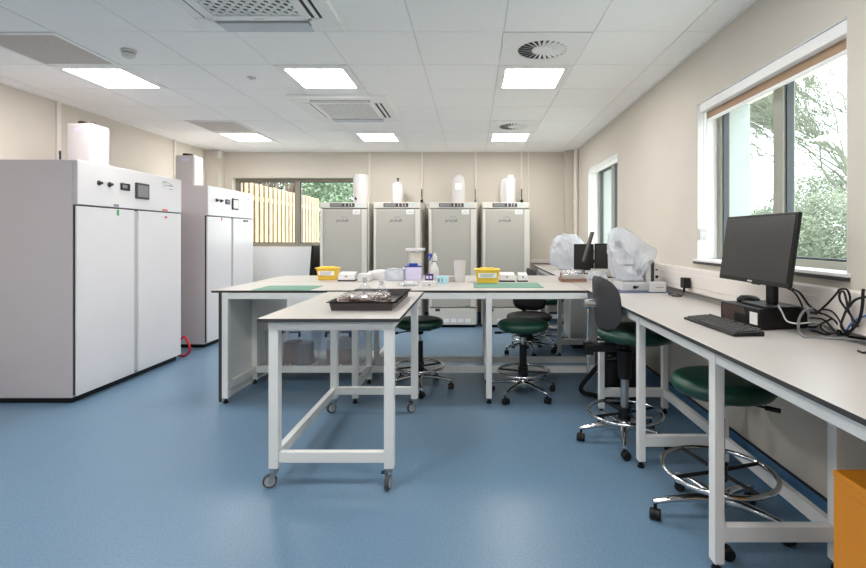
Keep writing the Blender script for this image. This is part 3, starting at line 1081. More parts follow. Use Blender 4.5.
# trolley table -------------------------------------------------------
tb = thing('trolley_table', 'white mobile table on castors in front of the island bench', 'table', (-.76, 3.13, 0))
top(tb, -1.137, -.387, 2.513, 3.755)
CX = [(-1.088, -1.036), (-.474, -.422)]
CY = [(2.54, 2.592), (3.64, 3.69)]
for (x0, x1) in CX:
    for (y0, y1) in CY:
        l = leg(tb, x0, x1, y0, y1, False, .106)
        cx, cy = (x0 + x1) / 2, (y0 + y1) / 2
        front = y0 < 3
        # castor: plate, fork, wheel, tyre
        sgn = -1 if x0 < -.8 else 1
        ang = R(200) if x0 < -.8 else R(262)
        if not front:
            ang = R(225) if x0 < -.8 else R(215)
        d = Vector((math.cos(ang), math.sin(ang), 0))
        nrm = Vector((-d.y, d.x, 0))
        wc = Vector((cx, cy, .0375)) + d * .026
        g = W(tb)
        g.cyl((cx, cy, .085), (cx, cy, .105), .02, n=16)
        for s_ in (-1, 1):
            a0 = Vector((cx, cy, .085)) + nrm * s_ * .017 - d * .012
            b0 = a0 + d * .034
            a1 = wc + nrm * s_ * .017 - d * .010
            b1 = wc + nrm * s_ * .017 + d * .010
            th = nrm * .0015
            zdn = Vector((0, 0, -.008))
            g.rings([[a0 - th, b0 - th, b0 + th, a0 + th], [a1 - th + zdn, b1 - th + zdn, b1 + th + zdn, a1 + th + zdn]])
        g.box(-.02, .02, -.019, .019, .083, .0865, Matrix.Translation((cx, cy, 0)) @ Matrix.Rotation(ang, 4, 'Z'))
        fk = g.build('castor', M['alu'], tb, smooth=False)
        g = W(tb); g.cyl(wc - nrm * .013, wc + nrm * .013, .027, n=24); g.cyl(wc - nrm * .0175, wc + nrm * .0175, .008, n=12)
        g.build('wheel', M['wheel'], fk, smooth=True)
        g = W(tb)
        ringp = []
        for k in range(28):
            a = 2 * PI * k / 28
            ringp.append((wc + d * math.cos(a) * .031 + Vector((0, 0, math.sin(a) * .031))))
        for k in range(28):
            pass
        prof = [(-.012, .0265), (-.012, .034), (-.006, .0372), (.006, .0372), (.012, .034), (.012, .0265)]
        rs = []
        for (u, r) in prof:
            rs.append([wc + nrm * u + d * math.cos(2 * PI * k / 28) * r + Vector((0, 0, math.sin(2 * PI * k / 28) * r)) for k in range(28)])
        rs.append(rs[0])
        g.rings(rs, cap=False)
        g.build('tyre', M['rubber'], fk, smooth=True)
        if x0 > -.8:
            g = W(tb)
            g.box(-.045, -.008, -.014, .014, .074, .081, Matrix.Translation((cx, cy, 0)) @ Matrix.Rotation(R(20), 4, 'Y') if False else Matrix.Translation((cx, cy, 0)))
            g.build('brake_pedal', M['black'], fk, bevel=.003)
for y0, y1 in CY:
    bar(tb, 'end_rail', -1.036, -.474, y0 + .008, y1 - .008, .135, .192)
    bar(tb, 'apron', -1.036, -.474, y0 + .002, y1 - .008, BT - TH - .048, BT - TH - .001)
x0, x1 = CX[0]
bar(tb, 'long_rail', x0 + .008, x1 - .008, 2.592, 3.64, .135, .192)
for x0, x1 in CX:
    bar(tb, 'side_apron', x0 + .004, x1 - .004, 2.592, 3.64, BT - TH - .048, BT - TH - .001)

# ------------------------------------------------------------ stools and chairs
def pad(g, cx, u_half, z0, z1, curve, thick, front, n=36, rings=9, lean=0.0):
    """half of a curved cushion facing +X; front True = front face, False = rear shell"""
    zc_, hz = (z0 + z1) / 2, (z1 - z0) / 2
    rs = []
    for k in range(rings + 1):
        r = k / rings
        loop = []
        for i in range(n):
            a = 2 * PI * i / n
            c, s_ = math.cos(a), math.sin(a)
            e = 0.62
            u = math.copysign(abs(c) ** e, c) * r
            v = math.copysign(abs(s_) ** e, s_) * r
            b = max(0.0, 1 - r ** 4)
            x = cx + curve * u * u + lean * v
            x += (thick * (b ** .5) if front else -thick * .35 * (b ** .5))
            loop.append((x, u * u_half, zc_ + v * hz))
        if k == 0:
            loop = [(loop[0][0] + 0, 1e-4 * math.cos(2 * PI * i / n), zc_ + 1e-4 * math.sin(2 * PI * i / n)) for i in range(n)]
        rs.append(loop)
    g.rings(rs, cap=False)
    return g


def stool(name, label, cat, loc, base_ang, seat_top, seat_r, ring_z=.18, ring_r=.22, group=None, face=0.0,
          back=None, seat_off=0.0, lever=40, cover='black', fab='green', seat_m='green'):
    t = thing(name, label, cat, loc, face, group)
    ba = base_ang - face
    h = seat_top
    r = seat_r
    g = MB()
    g.lathe([(0, h - .082), (r * .80, h - .082), (r * .92, h - .072), (r * .99, h - .052), (r, h - .036), (r * .975, h - .020),
             (r * .92, h - .009), (r * .82, h - .002), (r * .6, h), (0, h - .002)], (seat_off, 0, 0), 40)
    g.build('seat', M[seat_m], t, smooth=True, angle=1.4)
    g = MB(); g.box(seat_off - .11, seat_off + .11, -.08, .08, h - .10, h - .0825); g.cyl((0, 0, h - .14), (0, 0, h - .10), .035, n=18)
    mech = g.build('seat_plate', M['black'], t, bevel=.004)
    la = R(lever) - face
    g = MB()
    d = Vector((math.cos(la), math.sin(la), 0))
    g.tube([d * .05 + Vector((0, 0, h - .108)), d * .15 + Vector((0, 0, h - .112)), d * .20 + Vector((0, 0, h - .118))], .006, 8)
    g.cyl(d * .19 + Vector((0, 0, h - .117)), d * .25 + Vector((0, 0, h - .122)), .011, n=10)
    g.build('lever', M['black'], t, smooth=True)
    g = MB(); g.cyl((0, 0, .13), (0, 0, h - .14), .0145, n=16); g.build('gas_piston', M['chrome'], t, smooth=True)
    # telescopic cover
    g = MB()
    if cover == 'black':
        g.cyl((0, 0, .13), (0, 0, h - .20), .031, n=20)
    elif cover == 'upper':
        g.lathe([(.022, h - .34), (.040, h - .335), (.044, h - .24), (.05, h - .15), (.03, h - .141)], n=20)
        g.cyl((0, 0, .10), (0, 0, h - .335), .024, n=20)
    g.build('column_cover', M['black'] if cover == 'black' else [M['black']], t, smooth=True)
    if cover == 'upper':
        g = MB(); g.cyl((0, 0, .14), (0, 0, h - .336), .0262, n=20); g.build('column_tube', M['alu'], t, smooth=True)
    # foot ring
    g = MB()
    g.tube([(ring_r * math.cos(2 * PI * k / 48), ring_r * math.sin(2 * PI * k / 48), ring_z) for k in range(48)], .0115, 10, closed=True)
    g.build('foot_ring', M['chrome'], t, smooth=True)
    g = MB()
    g.cyl((0, 0, ring_z - .04), (0, 0, ring_z + .035), .042, n=20)
    for k in range(4):
        a = ba + R(20) + k * PI / 2
        d = Vector((math.cos(a), math.sin(a), 0))
        g.tube([d * .035 + Vector((0, 0, ring_z - .004)), d * (ring_r - .008) + Vector((0, 0, ring_z))], .009, 8)
    g.build('ring_spokes', M['black'], t, smooth=True)
    # five-star base
    g = MB(); g.lathe([(.02, .075), (.046, .08), (.05, .11), (.038, .135), (.02, .137)], n=24)
    g.build('hub', M['chrome'], t, smooth=True)
    for k in range(5):
        a = ba + k * 2 * PI / 5
        d = Vector((math.cos(a), math.sin(a), 0))
        nn = Vector((-d.y, d.x, 0))
        rs = []
        for (q, wz, hz, zc_) in ((.035, .026, .022, .105), (.10, .022, .020, .108), (.20, .018, .016, .098), (.275, .016, .013, .084), (.298, .013, .010, .080)):
            p = d * q + Vector((0, 0, zc_))
            loop = []
            for j in range(12):
                b = 2 * PI * j / 12
                loop.append(p + nn * (wz * math.cos(b)) + Vector((0, 0, hz * math.sin(b))))
            rs.append(loop)
        g = MB(); g.rings(rs)
        g.build('base_arm', M['chrome'], t, smooth=True, angle=1.2)
        # twin-wheel castor
        ca = a + R(70 + 40 * k)
        e = Vector((math.cos(ca), math.sin(ca), 0))
        f = Vector((-e.y, e.x, 0))
        p = d * .288
        wc = p + e * .010 + Vector((0, 0, .0265))
        g = MB()
        g.cyl(p + Vector((0, 0, .045)), p + Vector((0, 0, .078)), .008, n=10)
        for s_ in (-1, 1):
            g.lathe([(0, -.011), (.022, -.011), (.0265, -.006), (.0265, .006), (.022, .011), (0, .011)], n=18,
                    xf=Matrix.Translation(wc + f * .014 * s_) @ Vector((0, 0, 1)).rotation_difference(f).to_matrix().to_4x4())
        g.cyl(wc - f * .006, wc + f * .006, .024, n=14)
        g.build('castor', M['black'], t, smooth=True)
    if back:
        z0, z1, bx, curve = back
        g = MB(); pad(g, bx, .2, z0, z1, curve, .045, True, lean=-.015); g.build('backrest', M[fab], t, smooth=True, angle=1.6)
        g = MB(); pad(g, bx - .004, .198, z0 + .003, z1 - .003, curve, .045, False, lean=-.015); g.build('backrest_shell', M['grey_shell' if fab == 'green' else fab], t, smooth=True, angle=1.6)
        g = MB()
        zm = (z0 + z1) / 2
        g.tube(spline([(bx - .055, 0, zm + .02), (bx - .062, 0, h - .10), (bx - .060, 0, h - .19), (bx - .058, 0, max(.36, h - .30))], 6), .008, 10)
        g.build('back_bar', M['chrome'], t, smooth=True)
        g = MB()
        g.cyl((bx - .075, 0, zm - .01), (bx - .01, 0, zm - .01), .032, n=18)
        g.cyl((bx - .085, 0, zm - .01), (bx - .075, 0, zm - .01), .026, n=14)
        g.build('back_knob', M['chrome'], t, smooth=True)
        g = MB(); g.box(bx - .085, -.06, -.04, .04, h - .155, h - .105); g.box(bx - .085, bx - .03, -.035, .035, h - .175, h - .09)
        g.build('back_bracket', M['black'], t, bevel=.006)
    return t


SG = 'green vinyl lab stools'
stool('lab_stool', 'round green stool under the left part of the island, beside the mobile table', 'stool', (-.476, 4.25, 0), R(278), .618, .213, .195, .215, SG, lever=200)
stool('lab_stool', 'round green stool in the middle, right of the centre bench leg', 'stool', (.425, 4.06, 0), R(234), .632, .218, .205, .215, SG, lever=160)
stool('lab_stool', 'large green stool under the near end of the right bench', 'stool', (1.156, 2.257, 0), R(176), .685, .226, .24, .245, SG, lever=-30, seat_off=.02)
stool('lab_chair', 'green lab chair with charcoal backrest pulled up to the right bench', 'chair', (1.0, 3.15, 0), R(180), .745, .25, .187, .235, 'lab chairs with backrests',
      0, (.735, 1.085, -.182, .10), .07, 120, 'upper')
stool('lab_chair', 'green lab chair behind the island at the far right bench, only its back top showing', 'chair', (.86, 5.95, 0), R(150), .60, .215, .19, .21, 'lab chairs with backrests',
      0, (.62, .955, -.17, .10), .06, 120)
stool('lab_chair', 'black-backed chair on the far side of the island, behind the middle round stool', 'chair', (.655, 5.56, 0), R(200), .455, .262, .17, .2, 'lab chairs with backrests',
      R(262), (.462, .80, -.19, .05), .03, 120, fab='blackfab', seat_m='blackfab')

# ------------------------------------------------------------ things on the island
def put(px, py):
    """bench-top point seen at px,py"""
    Y = (CAMZ - BT) * F / (py - VY)
    return Vector(((px - VX) * Y / F, Y, BT + .0005))


o = MB().box(-1.79, -1.315, 3.86, 4.20, BT + .0005, BT + .0035).build('cutting_mat', M['green_mat'])
tag(o, 'green mat at the left front edge of the island bench', 'mat', 'green bench mats')
o = MB().box(.005, .60, 4.03, 4.44, BT + .0005, BT + .0035).build('cutting_mat', M['green_mat'])
tag(o, 'green mat on the island in front of the right yellow tub', 'mat', 'green bench mats')


def yellow_tub(label, c, w=.205, d=.15, h=.125, z=BT + .0006):
    t = thing('yellow_tub', label, 'tub', (c[0], c[1], z), 0, 'yellow plastic tubs')
    g = MB()
    b_, u = .80, 1.0
    rs = []
    for s_, zz in ((.86, 0), (.93, h * .5), (1.0, h - .014)):
        rs.append([(x * w / 2 * s_, y * d / 2 * s_, zz) for x, y in ((-1, -1), (1, -1), (1, 1), (-1, 1))])
    g.rings(rs)
    g.build('body', M['yellow'], t, bevel=.008)
    g = MB(); g.box(-w / 2 - .012, w / 2 + .008, -d / 2 - .008, d / 2 + .008, h - .014, h - .002); g.box(-w * .3, w * .3, -d * .3, d * .3, h - .002, h + .008)
    g.build('lid', M['yellow'], t, bevel=.004)
    # printed front label, follows the sloping front
    g = MB()
    yf = -d / 2 * .94 - .0045
    g.box(-w * .38, w * .38, yf - .0008, yf + .004, h * .38, h * .72)
    lb = g.build('label_panel', M['paper'], t)
    g = MB()
    for k in range(3):
        g.box(-w * .30, w * (.2 + .04 * k), yf - .0016, yf - .0008, h * (.45 + .09 * k), h * (.48 + .09 * k))
    g.build('label_lines', M['logo_grey'], lb)
    return t


yellow_tub('yellow tub on the left part of the island', put(328.5, 279.5))
yellow_tub('yellow tub on the right part of the island at the green mat', (.135, 4.53, 0), .225, .16, .13)


def block(label, px0, px1, py_base, h, group, dark=.014):
    a, b_ = put(px0, py_base), put(px1, py_base)
    w = b_.x - a.x
    t = thing('display_unit', label, 'instrument', ((a.x + b_.x) / 2, a.y + .06, BT + .0006), 0, group)
    g = MB(); g.box(-w / 2, w / 2, -.06, .06, 0, dark); g.build('base', M['gap'], t, bevel=.003)
    g = MB()
    g.rings([[(-w / 2, -.06, dark), (w / 2, -.06, dark), (w / 2, .06, dark), (-w / 2, .06, dark)],
             [(-w / 2 + .006, -.045, dark + h * .75), (w / 2 - .002, -.045, dark + h * .75), (w / 2 - .002, .06, dark + h), (-w / 2 + .006, .06, dark + h)]])
    c = g.build('case', M['hdpe'], t, bevel=.004)
    g = MB(); g.box(-.008, .008, -.058, -.05, dark + h * .35, dark + h * .55); g.build('mark', M['logo_grey'], c)
    return t


block('white tilted instrument with dark base right of the left yellow tub', 337.5, 354.5, 281.5, .075, 'white instruments on dark bases')
block('white tilted instrument with dark base right of the right yellow tub', 499.5, 515, 282, .072, 'white instruments on dark bases')
block('smaller white instrument with dark base, end of the row by the right yellow tub', 518, 528, 282, .07, 'white instruments on dark bases')


def lump(name, label, cat, c, size, m, seed=0, amp=.25, sq=1.0, freq=9.0, group=None, sub=4, parent=None):
    """crumpled soft bag resting on its base"""
    import bmesh
    bm = bmesh.new()
    bmesh.ops.create_icosphere(bm, subdivisions=sub, radius=1.0)
    for v in bm.verts:
        p = v.co.copy()
        n_ = noise.noise(p * 1.6 + Vector((seed, seed * .7, 0))) * amp + noise.noise(p * freq * .5 + Vector((seed, 0, 3))) * amp * .45
        n_ += abs(noise.noise(p * freq + Vector((0, seed, 1)))) * amp * .3
        p2 = Vector([math.copysign(abs(k) ** sq, k) for k in p])
        q = p2 * (1 + n_)
        q.z = max(q.z, -.55) + .55
        v.co = Vector((q.x * size[0] / 2, q.y * size[1] / 2, q.z * size[2] / 1.55))
    me = bpy.data.meshes.new(name)
    bm.to_mesh(me)
    bm.free()
    me.materials.append(m)
    me.shade_smooth()
    o = bpy.data.objects.new(name, me)
    C.objects.link(o)
    o.location = c
    if parent is not None:
        o.parent = parent
    else:
        tag(o, label, cat, group)
    return o


# white packages and plastic film behind the mobile table
t = thing('white_carton', 'low white carton left of the crumpled packaging on the island', 'box', tuple(put(364, 281.5)))
g = MB(); g.box(-.06, .06, 0, .13, 0, .075); b_ = g.build('body', M['hdpe'], t, bevel=.006)
g = MB(); g.box(-.04, .02, -.001, .0, .03, .05); g.build('label', M['lav'], b_)
lump('packaging_bag', 'white crumpled packaging bag in the middle of the island', 'bag', put(379, 280) + Vector((0, .08, 0)), (.22, .2, .095), M['hdpe'], 3, .2, .5)
lump('packaging_bag', 'pale crumpled plastic bag left of the clear jar on the island', 'bag', put(393, 281) + Vector((0, .08, 0)), (.17, .2, .12), M['cover'], 8, .25, .5)
lump('plastic_wrap', 'clear plastic wrap with grey contents on the island behind the tray', 'wrap', put(408, 286.5) + Vector((0, .04, 0)), (.17, .12, .045), M['film'], 5, .3)
o = lump('instrument_pouch', 'small grey pouch inside clear wrap on the island', 'pouch', put(409, 286) + Vector((0, .045, 0)), (.12, .07, .025), M['lgrey'], 6, .2)

# clear jar rack with lavender box in front
b0 = put(414, 279)
t = thing('clear_canister', 'tall clear canister with white lid behind the lavender box on the island', 'canister', (b0.x, b0.y + .12, BT + .0006))
g = MB(); g.rbox(-.083, .083, -.07, .07, 0, .285, .012); g.build('body', M['clear'], t, smooth=True)
g = MB(); g.rbox(-.098, .098, -.08, .08, .286, .312, .012); g.build('lid', M['hdpe'], t, bevel=.004)
g = MB(); g.box(-.05, .06, -.045, .05, .004, .27); g.build('tissue_stack', M['cream'], t, bevel=.01)
t = thing('lavender_box', 'lavender plastic box with a blue clip handle, beside the spray bottle', 'box', (b0.x + .002, b0.y - .04, BT + .0006))
g = MB(); g.rbox(-.08, .08, -.055, .055, 0, .125, .012); b_ = g.build('body', M['lav'], t, smooth=True)
g = MB(); g.rbox(-.083, .083, -.058, .058, .126, .137, .012); g.build('lid', M['blue'], t, bevel=.002)
g = MB(); g.box(-.045, .045, -.04, -.005, .138, .165); g.build('handle', M['blue'], t, bevel=.008)
lump('glove_ball', 'white crumpled glove left of the lavender box', 'glove', Vector((b0.x - .105, b0.y - .02, BT + .0006)), (.06, .06, .115), M['hdpe'], 12, .2, sub=3)

b0 = put(434, 279.5)
t = thing('spray_bottle', 'white spray bottle with a blue trigger head', 'spray bottle', (b0.x, b0.y + .02, BT + .0006))
g = MB(); g.lathe([(0, 0), (.045, 0), (.048, .006), (.048, .09), (.042, .115), (.026, .145), (.017, .165), (.0155, .178), (0, .178)], n=28); g.build('bottle', M['hdpe'], t, smooth=True)
g = MB(); g.cyl((0, 0, .1785), (0, 0, .186), .018, n=18); g.build('collar', M['dblue'], t, smooth=True)
g = MB(); g.rbox(-.016, .03, -.014, .014, .187, .24, .010, 4, .008); g.cyl((.0, 0, .24), (.012, 0, .262), .016, .012, n=14); g.build('spray_head', M['hdpe'], t, smooth=True)
g = MB(); g.box(-.062, -.017, -.013, .013, .232, .26)
g.rings([[(-.045, -.01, .232), (-.02, -.01, .232), (-.02, .01, .232), (-.045, .01, .232)],
         [(-.05, -.008, .205), (-.034, -.008, .205), (-.034, .008, .205), (-.05, .008, .205)],
         [(-.05, -.007, .185), (-.042, -.007, .185), (-.042, .007, .185), (-.05, .007, .185)]])
g.build('trigger', M['blue'], t, bevel=.003)


def carton(name, label, px0, px1, py, h, m, depth=.08, marks=None):
    a, b_ = put(px0, py), put(px1, py)
    w = b_.x - a.x
    t = thing(name, label, 'box', ((a.x + b_.x) / 2, a.y + depth / 2, BT + .0006))
    g = MB(); g.box(-w / 2, w / 2, -depth / 2, depth / 2, 0, h)
    c = g.build('carton', m, t, bevel=.002)
    if marks:
        g = MB()
        for (u0, u1, v0, v1) in marks[1]:
            g.box(u0 * w, u1 * w, -depth / 2 - .0008, -depth / 2, v0 * h, v1 * h)
        g.build('print', marks[0], c)
    return t


carton('glove_box', 'small purple box with white squares beside the spray bottle', 425, 433, 281.2, .068, M['purple'], .06, (M['lav'], [(-.36, -.06, .35, .75), (.08, .36, .35, .75)]))
carton('reagent_box', 'pale blue box in front of the spray bottle', 436.2, 448, 283.6, .066, M['ltblue'], .06, (M['grey'], [(-.36, -.2, .2, .7), (-.05, .05, .2, .7)]))
carton('card_box', 'low white box with a black dot at the front of the island', 422.5, 436, 286.6, .045, M['hdpe'], .07, (M['gap'], [(-.06, .08, .2, .42)]))
carton('paper_pack', 'low white pack left of the white beaker on the island', 449, 456, 281.5, .045, M['lam'], .07)

b0 = put(459.7, 282.5)
t = thing('beaker', 'tall white beaker alone on the island', 'beaker', (b0.x, b0.y + .04, BT + .0006))
g = MB(); g.lathe([(0, 0), (.044, 0), (.046, .004), (.05, .08), (.058, .20), (.06, .205), (.057, .206), (.046, .07), (.042, .008), (0, .008)], n=32); g.build('cup', M['hdpe'], t, smooth=True)
g = MB(); g.box(-.012, .012, -.068, -.055, .19, .203); g.build('spout', M['hdpe'], t, bevel=.004)

# card tray and plastic on the right of the island
b0 = put(572, 282)
t = thing('card_tray', 'shallow brown and cream card tray at the right end of the island', 'tray', (b0.x + .0, b0.y + .08, BT + .0006))
g = MB()
g.box(-.10, .14, -.09, .09, 0, .006)
g.box(-.10, .14, -.09, -.084, .006, .03); g.box(-.10, .14, .084, .09, .006, .03)
g.box(.134, .14, -.084, .084, .006, .03)
g.build('base', M['card'], t)
g = MB(); g.box(-.106, -.10, -.09, -.03, 0, .085); g.build('flap', M['card'], t, bevel=.002)
o = MB().box(-.09, .125, -.075, .075, .0, .05).build('cream_carton', M['lam'], None, bevel=.004)
o.location = (b0.x, b0.y + .08, BT + .0075)
tag(o, 'cream carton sitting in the brown card tray', 'box')
lump('plastic_sleeve', 'crumpled clear plastic sleeve lying on the cream carton near the lab chair', 'sleeve', (b0.x + .02, b0.y + .08, BT + .0585), (.22, .14, .06), M['film'], 21, .35)
lump('plastic_sleeve', 'crumpled pale plastic bag between the card tray and the covered microscope', 'bag', put(596, 280) + Vector((.02, .03, 0)), (.18, .15, .09), M['cover'], 25, .3, .7)
b0 = put(601, 279)
t = thing('grey_case', 'low pale grey instrument case left of the covered microscope', 'case', (b0.x + .09, b0.y + .22, BT + .0006))
g = MB(); g.box(-.12, .1, -.1, .1, .012, .085); g.build('case', M['frz'], t, bevel=.008)
g = MB(); g.box(-.11, .09, -.09, .09, 0, .0115); g.build('base', M['gap'], t)

# ------------------------------------------------------------ tray on the mobile table
t = thing('specimen_tray', 'dark grey tray on the mobile table', 'tray', (-.65, 3.13, BT + .0006))
hx, hy, hz = .188, .355, .052
g = MB()
def rect(sx, sy, z):
    return [(-sx, -sy, z), (sx, -sy, z), (sx, sy, z), (-sx, sy, z)]
g.rings([rect(hx - .012, hy - .012, 0), rect(hx, hy, hz), rect(hx + .012, hy + .012, hz), rect(hx + .012, hy + .012, hz - .004),
         rect(hx + .012, hy + .012, hz), rect(hx - .003, hy - .003, hz), rect(hx - .015, hy - .015, .004)], cap=True)
g.build('tray_body', M['tray'], t)
g = MB()
for k in range(3):
    g.cyl((hx - .004, -.2 + .2 * k, .03), (hx - .0, -.2 + .2 * k, .03), .006, n=10)
g.build('side_holes', M['gap'], t)
tb_z = BT + .0055
lump('sample_bag', 'shiny bag of dark brown samples in the dark grey tray', 'bag', (-.67, 2.985, tb_z), (.31, .30, .08), M['brown'], 2, .25, .75, freq=14)
for i, (x, y, h, lab) in enumerate(((-.74, 3.27, .14, 'left clear flask standing in the tray behind the brown samples'),
                                    (-.62, 3.25, .12, 'right clear flask standing in the tray behind the brown samples'))):
    t = thing('flask', lab, 'flask', (x, y, tb_z), 0, 'clear flasks in the tray')
    g = MB(); g.lathe([(0, 0), (.04, 0), (.045, .01), (.045, h * .5), (.02, h * .75), (.016, h * .9), (.016, h), (.013, h), (.013, h * .8), (0, h * .78)], n=22); g.build('body', M['clear'], t, smooth=True)
    g = MB(); g.cyl((0, 0, h + .0005), (0, 0, h + .012), .018, n=16); g.build('stopper', M['hdpe'], t, smooth=True)

# ------------------------------------------------------------ storage boxes under the island
def storage_box(label, x0, x1, contents):
    t = thing('storage_box', label, 'storage box', ((x0 + x1) / 2, 4.64, .1285), 0, 'clear storage boxes')
    w = (x1 - x0) / 2
    g = MB()
    def rr(s, z):
        return [(-w * s, -.165 * s, z), (w * s, -.165 * s, z), (w * s, .165 * s, z), (-w * s, .165 * s, z)]
    g.rings([rr(.93, 0), rr(1.0, .32), rr(.985, .32), rr(.915, .004)], cap=True)
    g.build('tub', M['clearbox'], t, bevel=.003)
    g = MB(); g.box(-w - .006, w + .006, -.172, .172, .321, .335); g.build('lid', M['clearbox'], t, bevel=.004)
    for s_ in (-1, 1):
        g = MB()
        g.box(min(s_ * w * .1, s_ * w * .55), max(s_ * w * .1, s_ * w * .55), -.186, -.173, .318, .33)
        g.box(s_ * w * .52 - .011, s_ * w * .52 + .011, -.186, -.170, .278, .3175)
        g.build('clip_handle', M['dblue'], t, bevel=.003)
    for j in (-1, 1):
        g = MB(); g.box(j * .02 - .008, j * .02 + .008, -.172, -.158, .004, .022); g.build('foot_clip', M['hdpe'], t)
    return t


def inside(name, label, cat, x0, x1, z1, m, y0=4.53, y1=4.70):
    o = MB().box(x0, x1, y0, y1, .134, z1).build(name, m, None, bevel=.004)
    return tag(o, label, cat)


storage_box('left clear storage box with blue clips under the island', -1.955, -1.515, 0)
storage_box('right clear storage box with blue clips under the island', -1.475, -1.04, 0)
inside('card_packet', 'brown card packet inside the left clear storage box', 'packet', -1.80, -1.68, .335, M['card'])
inside('notebook', 'dark grey folder inside the left clear storage box', 'folder', -1.66, -1.56, .325, M['grey'])
inside('card_packet', 'low brown card packet inside the right clear storage box', 'packet', -1.39, -1.17, .275, M['card'])
inside('folded_cloth', 'grey folded cloth on top of the brown packet in the right storage box', 'cloth', -1.38, -1.16, .37, M['lgrey']).location.z = 0
bpy.data.objects['folded_cloth'].data.transform(Matrix.Translation((0, 0, .276)) @ Matrix.Diagonal((1, 1, .38, 1)) @ Matrix.Translation((0, 0, -.133)))

# ------------------------------------------------------------ right bench: computer
rz = R(-8)
t = thing('desktop_computer', 'slim black desktop computer lying flat under the monitor', 'computer', (1.424, 2.35, BT + .0006), R(7))
g = MB(); g.box(-.122, .125, -.1425, .1425, .006, .098); g.build('case', M['black'], t, bevel=.004)
g = MB(); g.box(-.1265, -.1222, -.139, .139, .009, .095); g.build('front_panel', M['black'], t, bevel=.002)
g = MB()
for k in range(15):
    y = .132 - k * .0115
    g.rings([[(-.1285, y, .091), (-.1266, y, .091), (-.1266, y - .003, .091), (-.1285, y - .003, .091)],
             [(-.1285, y - .03, .014), (-.1266, y - .03, .014), (-.1266, y - .033, .014), (-.1285, y - .033, .014)]])
g.build('grille_bars', M['brown_bar'], t)
g = MB(); g.box(-.1305, -.1287, -.066, .03, .018, .06); g.build('drive_bay', M['black'], t, bevel=.002)
g = MB(); g.box(-.1285, -.1266, -.128, -.078, .022, .078); g.build('white_sticker', M['paper'], t)
g = MB()
for sx in (-.1, .1):
    for sy in (-.11, .11):
        g.cyl((sx, sy, 0), (sx, sy, .006), .01, n=10)
g.build('feet', M['black'], t)
PCZ = BT + .0006 + .0985

t = thing('computer_monitor', 'black flat monitor standing on the desktop computer before the window', 'monitor', (1.36, 2.292, PCZ), R(1))
# local: screen faces -X
tiltm = Matrix.Translation((0, 0, .274)) @ Matrix.Rotation(R(8), 4, 'Y')
g = MB(); g.box(-.012, .006, -.275, .275, -.165, .165, tiltm); g.box(.0061, .03, -.2, .2, -.12, .12, tiltm); body = g.build('housing', M['black'], t, bevel=.004)
g = MB(); g.box(-.0145, -.0121, -.262, .262, -.145, .153, tiltm); g.build('screen', M['screen'], t)
g = MB(); g.box(-.0135, -.0121, -.018, .018, -.159, -.152, tiltm); g.build('badge', M['lgrey'], t)
g = MB()
for k in range(4):
    g.box(-.010, .0, -.02 - k * .016, -.012 - k * .016, -.169, -.165, tiltm)
g.build('buttons', M['black'], t)
g = MB(); g.box(.062, .088, -.032, .032, .012, .30); g.box(.028, .064, -.05, .05, .22, .31, None); g.build('neck', M['black'], t, bevel=.006)
g = MB(); g.rbox(-.02, .15, -.105, .105, .001, .012, .02); g.build('base', M['black'], t, bevel=.003)

t = thing('computer_mouse', 'black mouse resting on the desktop computer left of the monitor neck', 'mouse', (1.345, 2.448, PCZ + .0006), R(-25))
g = MB()
g.lathe([(0, 0), (.028, 0), (.031, .008), (.029, .02), (.02, .031), (.008, .035), (0, .0355)], n=24, sx=1.75)
g.build('shell', M['black'], t, smooth=True)
g = MB(); g.cyl((-.03, -.004, .027), (-.03, .004, .027), .008, n=12); g.build('wheel', M['grey'], t)
bpy.data.objects['computer_mouse'].location = (1.40, 2.43, PCZ + .0006)

t = thing('keyboard', 'black computer keyboard on the right bench in front of the desktop computer', 'keyboard', (1.182, 2.285, BT + .0006), R(2))
g = MB()
g.rings([[(-.07, -.225, .0), (.07, -.225, .0), (.07, .225, .0), (-.07, .225, .0)],
         [(-.07, -.225, .010), (.07, -.225, .022), (.07, .225, .022), (-.07, .225, .010)]])
g.build('case', M['black'], t, bevel=.003)
g = MB()
for r_ in range(6):
    x = -.058 + r_ * .0205 + (.006 if r_ == 5 else 0)
    zt = .010 + (x + .07) / .14 * .012
    for k in range(21):
        y = -.212 + k * .0202
        if r_ == 0 and 8 <= k <= 13:
            continue
        if k in (5, 9) and r_ == 5:
            continue
        g.rings([[(x, y, zt), (x + .017, y, zt + .0015), (x + .017, y + .017, zt + .0015), (x, y + .017, zt)],
                 [(x + .002, y + .002, zt + .007), (x + .015, y + .002, zt + .0085), (x + .015, y + .015, zt + .0085), (x + .002, y + .015, zt + .007)]])
g.box(-.058, -.041, -.05, .07, .0105, .018)
g.build('keys', M['grey_shell'], t)


# cables
def cable(label, pts, r=.004, m='black', group=None, k=8):
    o = MB().tube(spline(pts, k), r, 7).build('cable', M[m], None, smooth=True)
    return tag(o, label, 'cable', group)


def bz(px, py, Y):
    return P(px, py, Y)


